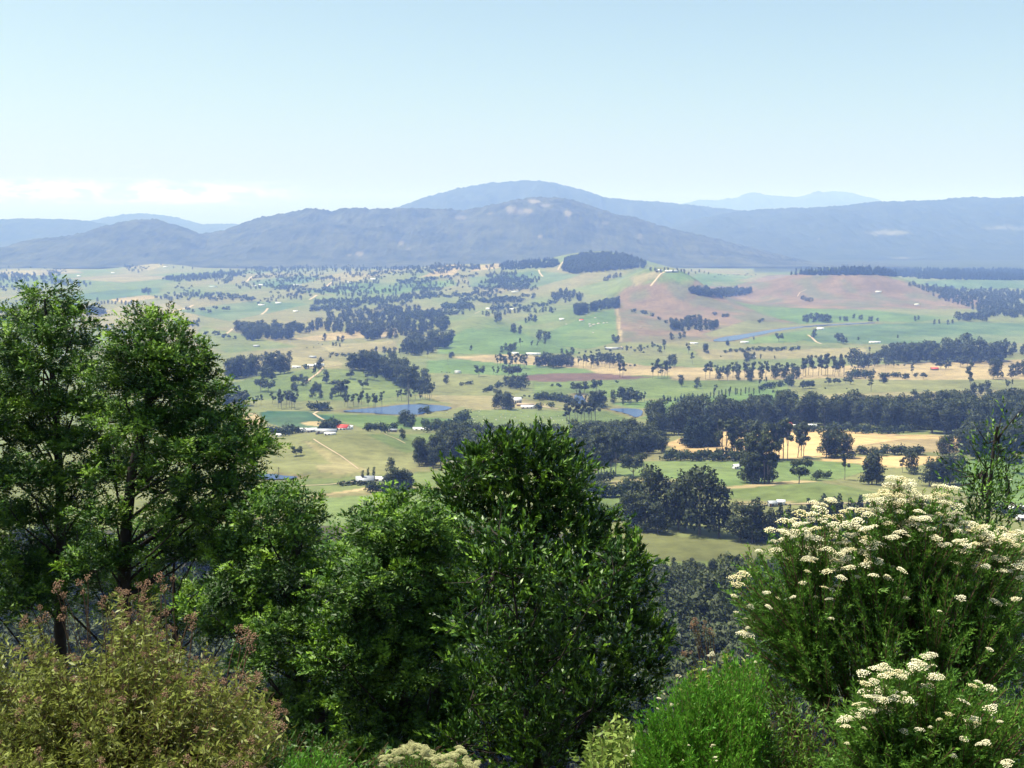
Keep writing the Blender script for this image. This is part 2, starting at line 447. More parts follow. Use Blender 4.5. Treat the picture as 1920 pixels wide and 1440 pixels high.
# ------------------------------------------------------------------ paddock colours
GRN = (0.118, 0.16, 0.05); BRT = (0.105, 0.168, 0.05); OLI = (0.155, 0.165, 0.065); DRY = (0.225, 0.2, 0.098)
TAN = (0.31, 0.245, 0.13); STU = (0.46, 0.325, 0.155); PNK = (0.178, 0.127, 0.083); DRK = (0.03, 0.085, 0.045)
PUR = (0.12, 0.075, 0.06); TEA = (0.085, 0.14, 0.065); FLR = (0.06, 0.055, 0.03)
FIELDS = [
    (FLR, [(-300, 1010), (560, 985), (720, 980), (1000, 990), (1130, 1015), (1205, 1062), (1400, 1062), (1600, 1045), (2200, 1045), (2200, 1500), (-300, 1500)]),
    (OLI, [(1140, 992), (1220, 1000), (1330, 1012), (1480, 1022), (1480, 1050), (1240, 1052), (1190, 1030)]),
    (BRT, [(560, 940), (660, 930), (760, 924), (900, 920), (900, 985), (560, 985)]),
    (TAN, [(585, 922), (690, 908), (715, 914), (640, 926), (585, 932)]),
    (OLI, [(430, 815), (520, 812), (640, 815), (760, 815), (840, 830), (800, 870), (740, 890), (600, 895), (470, 890)]),
    (DRY, [(568, 826), (586, 828), (640, 858), (700, 886), (670, 884), (620, 868)]),
    (DRY, [(590, 872), (640, 868), (690, 884), (640, 890), (600, 884)]),
    (GRN, [(690, 815), (830, 812), (836, 836), (760, 850), (720, 832)]),
    (GRN, [(430, 900), (620, 898), (860, 880), (860, 912), (700, 912), (560, 935)]),
    (TAN, [(440, 776), (478, 774), (500, 790), (470, 800)]),
    (DRK, [(488, 774), (520, 769), (574, 771), (622, 782), (656, 800), (600, 808), (530, 806), (500, 790)]),
    (TAN, [(560, 792), (600, 790), (648, 797), (610, 801), (570, 797)]),
    (BRT, [(600, 776), (690, 778), (780, 782), (900, 786), (880, 806), (680, 804), (640, 788)]),
    (OLI, [(430, 738), (520, 745), (690, 755), (640, 768), (440, 772)]),
    (GRN, [(425, 722), (500, 702), (600, 690), (690, 694), (760, 715), (790, 738), (700, 750), (560, 752), (430, 748)]),
    (DRY, [(420, 676), (540, 668), (640, 676), (640, 690), (560, 690), (420, 690)]),
    (BRT, [(800, 676), (900, 672), (980, 682), (1160, 694), (1000, 706), (900, 702), (800, 698)]),
    (OLI, [(800, 700), (990, 706), (990, 735), (900, 740), (800, 735)]),
    (DRY, [(780, 740), (960, 742), (1040, 762), (900, 770), (850, 760)]),
    (GRN, [(860, 772), (960, 766), (1060, 770), (1140, 772), (1190, 790), (1040, 806), (860, 800)]),
    (TAN, [(840, 668), (960, 664), (1060, 670), (1160, 678), (1210, 686), (1340, 690), (1340, 702), (1180, 700), (1080, 690), (900, 678)]),
    (TAN, [(1090, 688), (1250, 690), (1262, 704), (1130, 704)]),
    (GRN, [(1000, 714), (1160, 714), (1500, 714), (1500, 735), (1300, 748), (1130, 745), (1000, 738)]),
    (PUR, [(960, 706), (1040, 700), (1130, 700), (1225, 708), (1170, 712), (1060, 715), (980, 714)]),
    (TAN, [(1250, 698), (1400, 694), (1620, 684), (1920, 674), (2200, 670), (2200, 708), (1920, 712), (1700, 712), (1560, 709), (1400, 713), (1260, 712)]),
    (OLI, [(1480, 713), (1700, 712), (2200, 712), (2200, 735), (1700, 738), (1480, 742)]),
    (DRY, [(1460, 742), (1700, 735), (2200, 722), (2200, 775), (1700, 770), (1540, 752)]),
    (BRT, [(1150, 756), (1300, 748), (1430, 728), (1500, 742), (1480, 755), (1380, 775), (1200, 785)]),
    (STU, [(1245, 832), (1290, 817), (1345, 810), (1480, 803), (1560, 805), (1640, 812), (1700, 815), (1830, 818), (1830, 846), (1700, 853), (1560, 857), (1400, 861), (1290, 852)]),
    (TAN, [(1590, 842), (1700, 824), (1780, 820), (1790, 846), (1700, 852), (1600, 852)]),
    (OLI, [(1560, 852), (1800, 848), (1800, 857), (1560, 862)]),
    (STU, [(1520, 862), (1600, 857), (1700, 856), (1800, 857), (1750, 868), (1695, 879), (1640, 873), (1580, 866)]),
    (BRT, [(1130, 868), (1300, 864), (1440, 866), (1540, 864), (1600, 869), (1640, 879), (1570, 900), (1440, 907), (1385, 914), (1300, 900), (1180, 893), (1120, 890)]),
    (OLI, [(1560, 902), (1650, 880), (1750, 872), (1810, 880), (1830, 930), (1650, 936), (1600, 915)]),
    (BRT, [(1780, 868), (1860, 858), (2200, 850), (2200, 980), (1900, 960), (1800, 920)]),
    (TAN, [(1350, 914), (1430, 905), (1500, 900), (1540, 902), (1440, 911), (1360, 918)]),
    (GRN, [(1350, 919), (1440, 911), (1540, 903), (1640, 922), (1680, 936), (1600, 941), (1480, 941), (1350, 934)]),
    (TAN, [(1380, 940), (1640, 942), (1640, 945), (1380, 943)]),
    (OLI, [(1350, 944), (1640, 946), (1640, 975), (1400, 985), (1340, 960)]),
    (GRN, [(1085, 940), (1150, 928), (1240, 930), (1210, 960), (1150, 966), (1085, 952)]),
    (DRY, [(1140, 902), (1220, 896), (1280, 905), (1230, 914), (1150, 912)]),
    (PNK, [(1150, 560), (1180, 535), (1240, 530), (1300, 536), (1380, 536), (1440, 516), (1560, 512), (1650, 516), (1740, 538), (1830, 560), (1880, 578), (1720, 580), (1560, 580), (1430, 574), (1380, 566), (1430, 590), (1500, 606), (1450, 614), (1400, 624), (1340, 634), (1250, 642), (1160, 642), (1152, 600)]),
    (OLI, [(1320, 626), (1400, 600), (1500, 606), (1440, 616), (1390, 628), (1340, 634)]),
    (BRT, [(1430, 582), (1500, 578), (1640, 582), (1770, 596), (1720, 604), (1640, 602), (1500, 607), (1460, 598)]),
    (TEA, [(1450, 628), (1540, 616), (1650, 608), (1800, 604), (2200, 610), (2200, 640), (1780, 644), (1620, 645), (1530, 642)]),
    (BRT, [(1390, 638), (1460, 626), (1515, 618), (1530, 630), (1490, 642), (1400, 645)]),
    (BRT, [(1030, 622), (1090, 596), (1152, 578), (1160, 640), (1100, 655), (1010, 645)]),
    (GRN, [(960, 604), (1060, 580), (1150, 558), (1152, 576), (1080, 596), (990, 612)]),
    (TAN, [(1153, 578), (1159, 577), (1168, 640), (1161, 641)]),
    (BRT, [(820, 645), (870, 618), (950, 614), (1020, 640), (1090, 662), (960, 664), (820, 664)]),
    (GRN, [(1060, 545), (1140, 525), (1210, 500), (1285, 512), (1260, 526), (1170, 538), (1150, 556)]),
    (DRY, [(1180, 520), (1230, 506), (1245, 516), (1190, 535)]),
    (BRT, [(1240, 515), (1340, 512), (1420, 518), (1370, 528), (1270, 528)]),
    (TAN, [(786, 520), (855, 490), (872, 494), (850, 516)]),
    (TAN, [(895, 498), (938, 494), (938, 502), (880, 510)]),
    (TEA, [(880, 520), (1000, 508), (1090, 515), (1000, 540), (880, 538)]),
    (OLI, [(860, 572), (950, 556), (1010, 550), (1000, 562), (900, 576)]),
    (BRT, [(640, 545), (740, 535), (850, 524), (860, 534), (740, 552)]),
    (DRY, [(120, 522), (240, 514), (340, 520), (230, 530)]),
    (TAN, [(205, 562), (262, 552), (302, 557), (230, 568)]),
    (DRY, [(160, 590), (240, 572), (330, 568), (372, 590), (360, 622), (260, 620), (150, 612)]),
    (TEA, [(330, 582), (480, 564), (580, 570), (430, 602)]),
    (TEA, [(100, 560), (200, 545), (300, 540), (300, 550), (200, 562)]),
    (GRN, [(380, 612), (430, 622), (560, 650), (430, 662), (360, 640)]),
    (TAN, [(545, 635), (640, 622), (745, 616), (745, 628), (600, 640)]),
    (DRY, [(600, 648), (740, 638), (748, 658), (620, 662)]),
    (TEA, [(460, 528), (560, 516), (620, 520), (520, 542)]),
    (BRT, [(560, 548), (660, 530), (720, 532), (640, 552)]),
    (DRY, [(590, 524), (650, 508), (720, 516), (660, 528)]),
    (DRY, [(0, 508), (130, 504), (160, 512), (0, 520)]),
    (DRY, [(260, 500), (310, 488), (320, 494), (280, 508)]),
    (TEA, [(1700, 528), (1820, 524), (2200, 530), (2200, 545), (1780, 540)]),
    (DRY, [(1300, 655), (1500, 655), (1650, 650), (1640, 668), (1320, 676)]),
    (OLI, [(1620, 648), (2200, 642), (2200, 668), (1640, 672)]),
]
FW = []
for col, pts in FIELDS:
    # subdivide each outline in the picture, then drop it onto the ground
    e = []
    for i in range(len(pts)):
        a, b = pts[i], pts[(i + 1) % len(pts)]
        for k in range(3):
            e.append((a[0] + (b[0] - a[0]) * k / 3, a[1] + (b[1] - a[1]) * k / 3))
    e = np.array(e)
    g = at(e[:, 0], np.minimum(e[:, 1], 1330))
    FW.append((np.array(col), g[:, :2]))

# ------------------------------------------------------------------ ground sheet
rr = [0.0] + list(np.geomspace(1.5, 60, 26)) + list(np.linspace(70, 300, 24))
_d = np.linspace(300, 8200, 40000)
_row = np.array([0.0] * len(_d))
_sl = -base_z(_d) / _d
_row = 720 + FPX * np.tan(np.arctan(_sl) - PITCH)
_w = np.abs(np.gradient(_row)) + 0.012
_cw = np.cumsum(_w); _cw = (_cw - _cw[0]) / (_cw[-1] - _cw[0])
rr += list(np.interp(np.linspace(0, 1, 470), _cw, _d))[1:]
rr += list(np.geomspace(8600, 31500, 26))
rr = np.array(rr)
az_d = np.radians(np.concatenate([np.linspace(-180, -75, 10, endpoint=False), np.linspace(-75, -29, 24, endpoint=False),
                                  np.linspace(-29, 29, 560, endpoint=False), np.linspace(29, 75, 24, endpoint=False), np.linspace(75, 180, 10)]))
nr, na = len(rr), len(az_d)
R, A = np.meshgrid(rr, az_d, indexing='ij')
# in front the rows follow the forward distance, further round they follow the radius
Y = np.where(np.abs(A) < math.radians(60), R, R * np.cos(A) / math.cos(math.radians(60)))
X = np.where(np.abs(A) < math.radians(60), R * np.tan(A), R * np.sin(A) / math.cos(math.radians(60)))
Z = H(X, Y)
col = np.zeros((nr, na, 3))
n1 = fbm(X / 420, Y / 900, 21, 4); n2 = fbm(X / 90, Y / 160, 31, 3)
k = np.clip(0.36 + n1 * 1.1 + 0.35 * n2, 0, 1)[..., None]
col[:] = np.array(GRN) * (1 - k) + np.array(DRY) * 0.92 * k
wx, wy = fbm(X / 60, Y / 60, 41, 3), fbm(X / 60, Y / 60, 51, 3)
for c, poly in FW:
    x0, y0 = poly.min(0) - 20; x1, y1 = poly.max(0) + 20
    m = (X > x0) & (X < x1) & (Y > y0) & (Y < y1)
    if not m.any(): continue
    s = np.minimum(Y[m] * 0.0022, 6)
    sd = poly_dist(X[m] + wx[m] * s, Y[m] + wy[m] * s * 2, [tuple(p) for p in poly])
    edge = np.maximum(Y[m] * 0.0010, 0.6)
    a = np.clip(0.5 - sd / edge / 2, 0, 1)[:, None]
    cc = c * (1 + 0.34 * n2[m] + 0.16 * n1[m])[:, None]
    dry = np.clip(n1[m] * 0.55 + n2[m] * 0.3, 0, 0.4)[:, None]
    cc = cc * (1 - dry) + np.array(DRY) * dry * 0.95 if c[1] > c[0] else cc
    if tuple(c) == PNK:                                   # patchy regrowth on the cleared hill
        g = np.clip(fbm(X[m] / 70, Y[m] / 150, 77, 4) * 2.6 + 0.10 + 0.35 * np.clip((4350 - Y[m]) / 500, -.4, 1), 0, 0.9)[:, None]
        cc = cc * (1 - g) + np.array((0.125, 0.125, 0.068)) * g
    rank = np.exp(-(sd / np.maximum(Y[m] * .0007, .5)) ** 2)[:, None] * np.clip(.35 + wx[m] * .9, 0, .6)[:, None]      # rank grass along the fences
    col[m] = (col[m] * (1 - a) + cc * a) * (1 - rank * .55)
for poly, pz in PONDS:                                       # muddy, reedy banks
    pa = np.array(poly); x0, y0 = pa.min(0) - 40; x1, y1 = pa.max(0) + 40
    m = (X > x0) & (X < x1) & (Y > y0) & (Y < y1)
    if m.any():
        sd = poly_dist(X[m], Y[m], poly) + wx[m] * 5
        bk = np.clip(1 - sd / (Y[m] * .006 + 4), 0, 1)[:, None] * .85
        col[m] = col[m] * (1 - bk) + np.array((0.17, 0.13, 0.075)) * bk
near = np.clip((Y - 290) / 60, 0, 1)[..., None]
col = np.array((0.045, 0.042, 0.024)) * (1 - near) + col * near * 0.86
farf = np.clip((Y - np.where(X > 0.22 * Y, 6150, 7200)) / 400, 0, 1)[..., None]
col = col * (1 - farf) + np.array((0.045, 0.055, 0.03)) * farf
mt, n, l, b = new_mat('pasture')
at_ = n.new('ShaderNodeAttribute'); at_.attribute_name = 'paddock'
tc = n.new('ShaderNodeTexCoord')
no = n.new('ShaderNodeTexNoise'); no.inputs['Scale'].default_value = 0.09; no.inputs['Detail'].default_value = 6; no.inputs['Roughness'].default_value = 0.65
l.new(tc.outputs['Object'], no.inputs[0])
no2 = n.new('ShaderNodeTexNoise'); no2.inputs['Scale'].default_value = 0.016; no2.inputs['Detail'].default_value = 7; no2.inputs['Roughness'].default_value = 0.7
l.new(tc.outputs['Object'], no2.inputs[0])
sm2 = n.new('ShaderNodeMath'); sm2.operation = 'ADD'; l.new(no.outputs['Fac'], sm2.inputs[0]); l.new(no2.outputs['Fac'], sm2.inputs[1])
mr = n.new('ShaderNodeMapRange'); mr.inputs[1].default_value = 0.68; mr.inputs[2].default_value = 1.32; mr.inputs[3].default_value = 0.58; mr.inputs[4].default_value = 1.36
l.new(sm2.outputs[0], mr.inputs[0])
mm = n.new('ShaderNodeVectorMath'); mm.operation = 'SCALE'
l.new(at_.outputs['Color'], mm.inputs[0]); l.new(mr.outputs[0], mm.inputs['Scale'])
l.new(mm.outputs[0], b.inputs['Base Color'])
b.inputs['Roughness'].default_value = 0.95; b.inputs['Specular IOR Level'].default_value = 0.1
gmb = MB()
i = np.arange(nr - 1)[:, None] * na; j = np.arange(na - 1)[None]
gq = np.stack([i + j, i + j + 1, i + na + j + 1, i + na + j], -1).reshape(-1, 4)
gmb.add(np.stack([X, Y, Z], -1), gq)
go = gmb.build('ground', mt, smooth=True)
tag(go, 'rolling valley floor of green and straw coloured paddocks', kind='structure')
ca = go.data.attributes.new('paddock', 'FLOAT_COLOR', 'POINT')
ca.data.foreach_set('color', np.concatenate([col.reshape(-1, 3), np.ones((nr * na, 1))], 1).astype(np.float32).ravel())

# water
mw, n, l, b = new_mat('water')
b.inputs['Base Color'].default_value = (0.025, 0.05, 0.125, 1)
b.inputs['Roughness'].default_value = 0.22
b.inputs['Specular IOR Level'].default_value = 0.22
tcw = n.new('ShaderNodeTexCoord'); nw = n.new('ShaderNodeTexNoise'); nw.inputs['Scale'].default_value = 0.8
bp = n.new('ShaderNodeBump'); bp.inputs['Strength'].default_value = 0.4; bp.inputs['Distance'].default_value = 0.3
l.new(tcw.outputs['Object'], nw.inputs[0]); l.new(nw.outputs['Fac'], bp.inputs['Height']); l.new(bp.outputs[0], b.inputs['Normal'])
for nm, q, z0 in POND_OUT:
    # round the outline off with Chaikin cutting, fan from the centre line
    p = q.copy()
    for _ in range(2):
        p = np.concatenate([0.75 * p + 0.25 * np.roll(p, -1, 0), 0.25 * p + 0.75 * np.roll(p, -1, 0)], 1).reshape(-1, 2)
    me = bpy.data.meshes.new(nm)
    me.from_pydata([(x, y, z0) for x, y in p], [], [list(range(len(p)))])
    me.materials.append(mw)
    o = link(nm, me); tag(o, kind='structure')

# ------------------------------------------------------------------ mountains
def ridge_mat(name, lo, hi, rocky):
    m, n, l, b = new_mat(name)
    tc = n.new('ShaderNodeTexCoord')
    no = n.new('ShaderNodeTexNoise'); no.inputs['Scale'].default_value = 0.006; no.inputs['Detail'].default_value = 9; no.inputs['Roughness'].default_value = 0.75
    l.new(tc.outputs['Object'], no.inputs[0])
    r = n.new('ShaderNodeValToRGB'); r.color_ramp.elements[0].position = 0.36; r.color_ramp.elements[1].position = 0.64
    r.color_ramp.elements[0].color = (*lo, 1); r.color_ramp.elements[1].color = (*hi, 1)
    l.new(no.outputs['Fac'], r.inputs[0])
    at_ = n.new('ShaderNodeAttribute'); at_.attribute_name = 'tint'
    mx = n.new('ShaderNodeMix'); mx.data_type = 'RGBA'
    l.new(at_.outputs['Fac'], mx.inputs[0]); l.new(r.outputs[0], mx.inputs[6]); mx.inputs[7].default_value = (*rocky, 1)
    l.new(mx.outputs[2], b.inputs['Base Color'])
    b.inputs['Roughness'].default_value = 0.95; b.inputs['Specular IOR Level'].default_value = 0.05
    return m
forest_m = ridge_mat('forested_slope', (0.012, 0.018, 0.012), (0.075, 0.078, 0.05), (0.34, 0.29, 0.25))
forest_far = ridge_mat('far_forested_slope', (0.022, 0.03, 0.02), (0.05, 0.058, 0.036), (0.30, 0.28, 0.22))

def ridge(name, label, prof, dist, front, back, zbase, mat, rocks=(), nx=420, ny=70, seed=1, rough=1.0, skew=0.0):
    """a real hill: crest follows the profile at its distance, slopes run out in front and behind"""
    prof = np.array(prof, float)
    px = np.linspace(prof[0, 0], prof[-1, 0], nx)
    # smooth crest
    rw = np.interp(px, prof[:, 0], prof[:, 1])
    ker = np.hanning(9); ker /= ker.sum()
    rw = np.convolve(np.pad(rw, 4, mode='edge'), ker, 'valid')
    crest = P3(px, rw, np.full(nx, dist))
    u = np.concatenate([np.linspace(-1, 0, int(ny * 0.7), endpoint=False), np.linspace(0, 1, ny - int(ny * 0.7))])
    U, Xc = np.meshgrid(u, crest[:, 0], indexing='ij')
    Zc = np.broadcast_to(crest[:, 2], U.shape)
    Yd = dist + np.where(U < 0, U * front, U * back)
    f = np.where(U < 0, 0.5 + 0.5 * np.cos(np.pi * np.abs(U) ** 1.0), 0.5 + 0.5 * np.cos(np.pi * np.abs(U)))
    f = f * 0.72 + (1 - np.abs(U)) * 0.28
    Xw = Xc * (1 + (Yd - dist) / dist * 0.35)
    hgt = np.maximum(Zc - zbase, 0)
    spur = fbm(Xw / 620, Yd / 1500, seed, 5, 0.6) * 0.5 * np.sin(np.pi * np.clip(np.abs(U) * 1.0, 0, 1)) ** 1.0
    Zw = zbase + hgt * np.clip(f + spur * f, 0, 1.05)
    bumps = fbm(Xw / 55, Yd / 90, seed + 5, 2) * 8 * rough + fbm(Xw / 16, Yd / 70, seed + 6, 1) * 7 * rough
    Zw = Zw + bumps * np.clip(hgt / 60, 0, 1) * np.clip(f * 4, 0, 1)
    tint = np.zeros(U.shape)
    mb = MB()
    V = np.stack([Xw, Yd, Zw], -1)
    if len(rocks):
        sx, sy = project(V)
        for (rx, ry, ra, rb, ks) in rocks:
            e = ((sx - rx) / ra) ** 2 + ((sy - ry) / rb) ** 2
            nn = fbm(Xw / 60, Zw / 25, seed + 9, 3)
            tint = np.maximum(tint, np.clip((1.0 - e) * 1.4 + nn * 1.1, 0, 1) * ks * (U < 0.02) * .5)
    i = np.arange(ny - 1)[:, None] * nx; j = np.arange(nx - 1)[None]
    q = np.stack([i + j, i + j + 1, i + nx + j + 1, i + nx + j], -1).reshape(-1, 4)
    mb.add(V.reshape(-1, 3), q, tint=tint.ravel())
    o = mb.build(name, mat, smooth=True)
    return tag(o, label, kind='structure')

ridge('mountain', 'long forested mountain with pale rock slabs round its summit',
      [(290, 470), (340, 448), (385, 438), (420, 431), (480, 410), (540, 398), (580, 391), (602, 391), (618, 396), (640, 391), (686, 389), (694, 393), (706, 391), (760, 390), (830, 391),
       (872, 394), (920, 384), (960, 375), (1000, 370), (1040, 370), (1070, 375), (1110, 388), (1160, 404), (1230, 422), (1300, 440), (1380, 458), (1450, 474), (1500, 487), (1550, 500), (1610, 512)],
      8600, 1700, 2200, -235, forest_m,
      [(1000, 378, 13, 4, .9), (958, 392, 14, 9, .7), (990, 395, 10, 6, .8), (975, 398, 16, 5, .5), (1022, 385, 10, 3, .6), (1064, 400, 8, 7, .85), (1012, 444, 6, 5, .8), (865, 408, 12, 5, .5), (752, 456, 7, 7, .6),
       (674, 476, 9, 5, .7), (1200, 444, 7, 7, .5), (765, 466, 7, 3, .5), (920, 400, 10, 3, .4), (1134, 418, 8, 4, .35), (655, 478, 4, 3, .6)], nx=460, ny=90, seed=3)
ridge('hill', 'rounded forested hill in front of the far left ranges',
      [(-420, 500), (-200, 484), (0, 468), (60, 452), (140, 440), (220, 418), (262, 412), (296, 411), (330, 420), (365, 433), (400, 446), (450, 462), (520, 485), (580, 500)],
      8200, 1300, 1700, -240, forest_m, nx=300, ny=60, seed=8)
ridge('mountain', 'higher blue mountain rising behind the rocky summit',
      [(560, 440), (680, 408), (750, 387), (800, 369), (860, 352), (920, 343), (980, 338), (1010, 338), (1040, 343), (1080, 354), (1130, 370), (1200, 377), (1260, 382), (1320, 387), (1400, 396), (1520, 410), (1700, 430)],
      13500, 2600, 3000, -225, forest_far, nx=300, ny=50, seed=14, rough=1.2)
ridge('mountain_range', 'long even forested range along the right skyline',
      [(1180, 452), (1300, 412), (1370, 398), (1440, 392), (1520, 389), (1590, 385), (1640, 379), (1700, 377), (1760, 375), (1800, 370), (1830, 369), (1860, 371), (1920, 369), (2050, 367), (2300, 376), (2600, 420)],
      11600, 3200, 2500, -228, forest_far, [(1668, 436, 52, 6, .75), (1598, 498, 22, 3, .95), (1880, 428, 55, 3, .45), (1690, 484, 30, 2.5, .5), (1880, 491, 20, 3, .6), (1537, 449, 4, 1.5, .7)], nx=400, ny=80, seed=21)
ridge('mountain_range', 'low pale blue range at the left edge of the skyline',
      [(-600, 425), (-300, 408), (-100, 410), (0, 411), (40, 409), (80, 411), (130, 411), (165, 414), (210, 424), (260, 436), (330, 448), (420, 460)],
      12500, 2600, 2600, -225, forest_far, nx=220, ny=40, seed=27, rough=1.2)
ridge('mountain', 'faint rounded mountain between the left range and hill',
      [(60, 440), (120, 422), (170, 414), (200, 407), (250, 403), (290, 402), (330, 407), (355, 414), (375, 420), (410, 420), (450, 420), (520, 424), (620, 440)],
      16500, 2600, 2600, -220, forest_far, nx=220, ny=40, seed=33, rough=1.2)
ridge('mountain', 'faintest pale twin peaks on the right horizon',
      [(1180, 400), (1250, 388), (1290, 380), (1340, 376), (1375, 373), (1394, 365), (1408, 360), (1430, 365), (1460, 369), (1495, 370), (1525, 363), (1560, 358), (1585, 360), (1615, 368), (1650, 377), (1700, 384), (1800, 396)],
      26000, 4000, 4000, -220, forest_far, nx=220, ny=40, seed=39, rough=1.2)

# ------------------------------------------------------------------ haze: the blue air of the valley
hz = MB(); box(hz, -68000, 68000, -68000, 34000, float(Z.min()) - 3, 1010)
mh = bpy.data.materials.new('valley_haze'); mh.use_nodes = True
hn, hl = mh.node_tree.nodes, mh.node_tree.links
hn.clear()
ho = hn.new('ShaderNodeOutputMaterial'); hv = hn.new('ShaderNodeVolumePrincipled')
hv.inputs['Color'].default_value = (0.25, 0.40, 1.0, 1)
hv.inputs['Density'].default_value = 1.18e-4
hv.inputs['Absorption Color'].default_value = (1, 1, 1, 1)
hv.inputs['Anisotropy'].default_value = 0.0
hl.new(hv.outputs[0], ho.inputs['Volume'])
hobj = hz.build('haze', mh); tag(hobj, kind='stuff')

# ------------------------------------------------------------------ valley trees
def crown_points(rg, kind, n):
    """leaf clump centres for a tree of height 1"""
    lobes = []
    if kind == 'gum':
        lobes = [((0, 0, .62), (.2, .2, .3)), ((rg.normal(0, .05), rg.normal(0, .05), .88), (.11, .11, .12)), ((0, 0, .3), (.2, .2, .2))]
        for i in range(11):
            a = rg.uniform(0, 6.28); r = rg.uniform(.1, .23); z = rg.uniform(.18, .9)
            lobes.append(((math.cos(a) * r * (1.25 - z * .6), math.sin(a) * r * (1.25 - z * .6), z), (rg.uniform(.1, .17),) * 2 + (rg.uniform(.09, .15),)))
    elif kind == 'slender':
        for i in range(8):
            a = rg.uniform(0, 6.28); r = rg.uniform(.02, .15); z = rg.uniform(.4, .93)
            lobes.append(((math.cos(a) * r, math.sin(a) * r, z), (rg.uniform(.05, .10),) * 2 + (rg.uniform(.05, .09),)))
    elif kind == 'round':
        for i in range(9):
            a = rg.uniform(0, 6.28); r = rg.uniform(.1, .36); z = rg.uniform(.38, .82)
            lobes.append(((math.cos(a) * r, math.sin(a) * r, z), (rg.uniform(.13, .2),) * 2 + (rg.uniform(.1, .15),)))
    elif kind == 'pine':
        for i in range(12):
            z = .1 + .85 * i / 11; r = .26 * (1 - z) + .03
            lobes.append(((rg.normal(0, .02), rg.normal(0, .02), z), (r * rg.uniform(.8, 1.2), r * rg.uniform(.8, 1.2), .07)))
    elif kind == 'bush':
        for i in range(7):
            a = rg.uniform(0, 6.28); r = rg.uniform(0, .45)
            lobes.append(((math.cos(a) * r, math.sin(a) * r, rg.uniform(.25, .62)), (rg.uniform(.22, .34),) * 2 + (rg.uniform(.2, .32),)))
    elif kind == 'poplar':
        for i in range(8):
            lobes.append(((rg.normal(0, .015), rg.normal(0, .015), .15 + .75 * i / 7), (.08, .08, .1)))
    w = np.array([s[0] * s[1] * s[2] for _, s in lobes]) ** .7
    idx = rg.choice(len(lobes), n, p=w / w.sum())
    c = np.array([l[0] for l in lobes])[idx]; s = np.array([l[1] for l in lobes])[idx]
    d = nrm(rg.normal(size=(n, 3)))
    r = rg.uniform(.45, 1.08, n)[:, None]
    return c + d * s * r, d, lobes

def make_tree_meshes(kind, lod, seed):
    rg = np.random.default_rng(seed)
    n = {'hi': 1500, 'mid': 480, 'lo': 150}[lod]
    sz = {'hi': .040, 'mid': .066, 'lo': .11}[lod]
    if kind in ('round', 'bush'): sz *= 1.25
    if kind == 'bush': n = n // 2; sz *= 1.5
    if kind == 'poplar': n = n // 2; sz *= .8
    if kind == 'slender': n = int(n * .6); sz *= .85
    p, d, lobes = crown_points(rg, kind, n)
    p[:, 2] = np.maximum(p[:, 2], .04)
    mb = MB()
    dd = d * .6 + rg.normal(size=(n, 3)) * .8
    if kind != 'pine': dd[:, 2] -= .25
    s = sz * rg.uniform(.6, 1.5, n)
    leaves(mb, p - nrm(dd) * s[:, None] * .5, dd, s * 1.25, s * .8, .3, rg=rg, N=nrm(d + nrm(p - (0, 0, .5)) * .5 + (0, 0, .15)), soft=.7)
    mat = {'gum': M['gum'], 'slender': M['gum'], 'round': M['gum'], 'pine': M['pine'], 'bush': M['bushleaf'], 'poplar': M['bushleaf']}[kind]
    if kind == 'gum' and seed % 3 == 0: mat = M['gumdark']
    crown = mb.mesh(kind + '_crown', mat)
    tb = MB()
    if kind == 'pine' or kind == 'poplar':
        tube(tb, [(0, 0, -.03), (0, 0, .5), (0, 0, .92)], [.018, .012, .003], 5)
    elif kind == 'bush':
        for q in range(3):
            a = rg.uniform(0, 6.28); tube(tb, [(0, 0, -.05), (.12 * math.cos(a), .12 * math.sin(a), .35)], [.03, .012], 4)
    else:
        lean = rg.normal(0, .03, 2)
        top = .8 if kind != 'round' else .55
        t0 = .012 if kind == 'slender' else .02
        tube(tb, [(0, 0, -.03), (lean[0] * .4, lean[1] * .4, top * .45), (lean[0], lean[1], top)], [t0, t0 * .75, t0 * .25], 5)
        for (c, s_) in lobes[:7]:
            z0 = max(.15, c[2] - .28)
            b0 = np.array([lean[0] * z0, lean[1] * z0, z0])
            tube(tb, [b0, (b0 + np.array(c)) / 2 + (0, 0, -.02), c], [t0 * .5, t0 * .35, t0 * .15], 4)
    trunk = tb.mesh(kind + '_trunk', M['gumbark'] if kind in ('gum', 'slender', 'round') else M['bark'])
    return crown, trunk

PROTO = {}
for kd, nv in (('gum', 4), ('slender', 3), ('round', 3), ('pine', 2), ('bush', 2), ('poplar', 1)):
    for lod in ('hi', 'mid', 'lo'):
        PROTO[kd, lod] = [make_tree_meshes(kd, lod, 100 + 17 * i + hash_k) for hash_k, i in ((len(kd) * 3, v) for v in range(nv))]

TREES = []          # px, row, h, kind, label, group, dense
CLUST = []
OBJ_NAME = {'gum': 'gum_tree', 'slender': 'gum_tree', 'round': 'gum_tree', 'pine': 'pine_tree', 'bush': 'bush', 'poplar': 'poplar_tree'}
NOUN = {'gum': 'leafy grey-green gum tree', 'slender': 'tall thin gum tree with bare trunk', 'round': 'spreading round gum tree', 'pine': 'dark pine tree', 'bush': 'low dark green bush', 'poplar': 'narrow upright poplar tree'}
ORD = ['first', 'second', 'third', 'fourth', 'fifth', 'sixth', 'seventh', 'eighth', 'ninth', 'tenth', 'eleventh', 'twelfth']

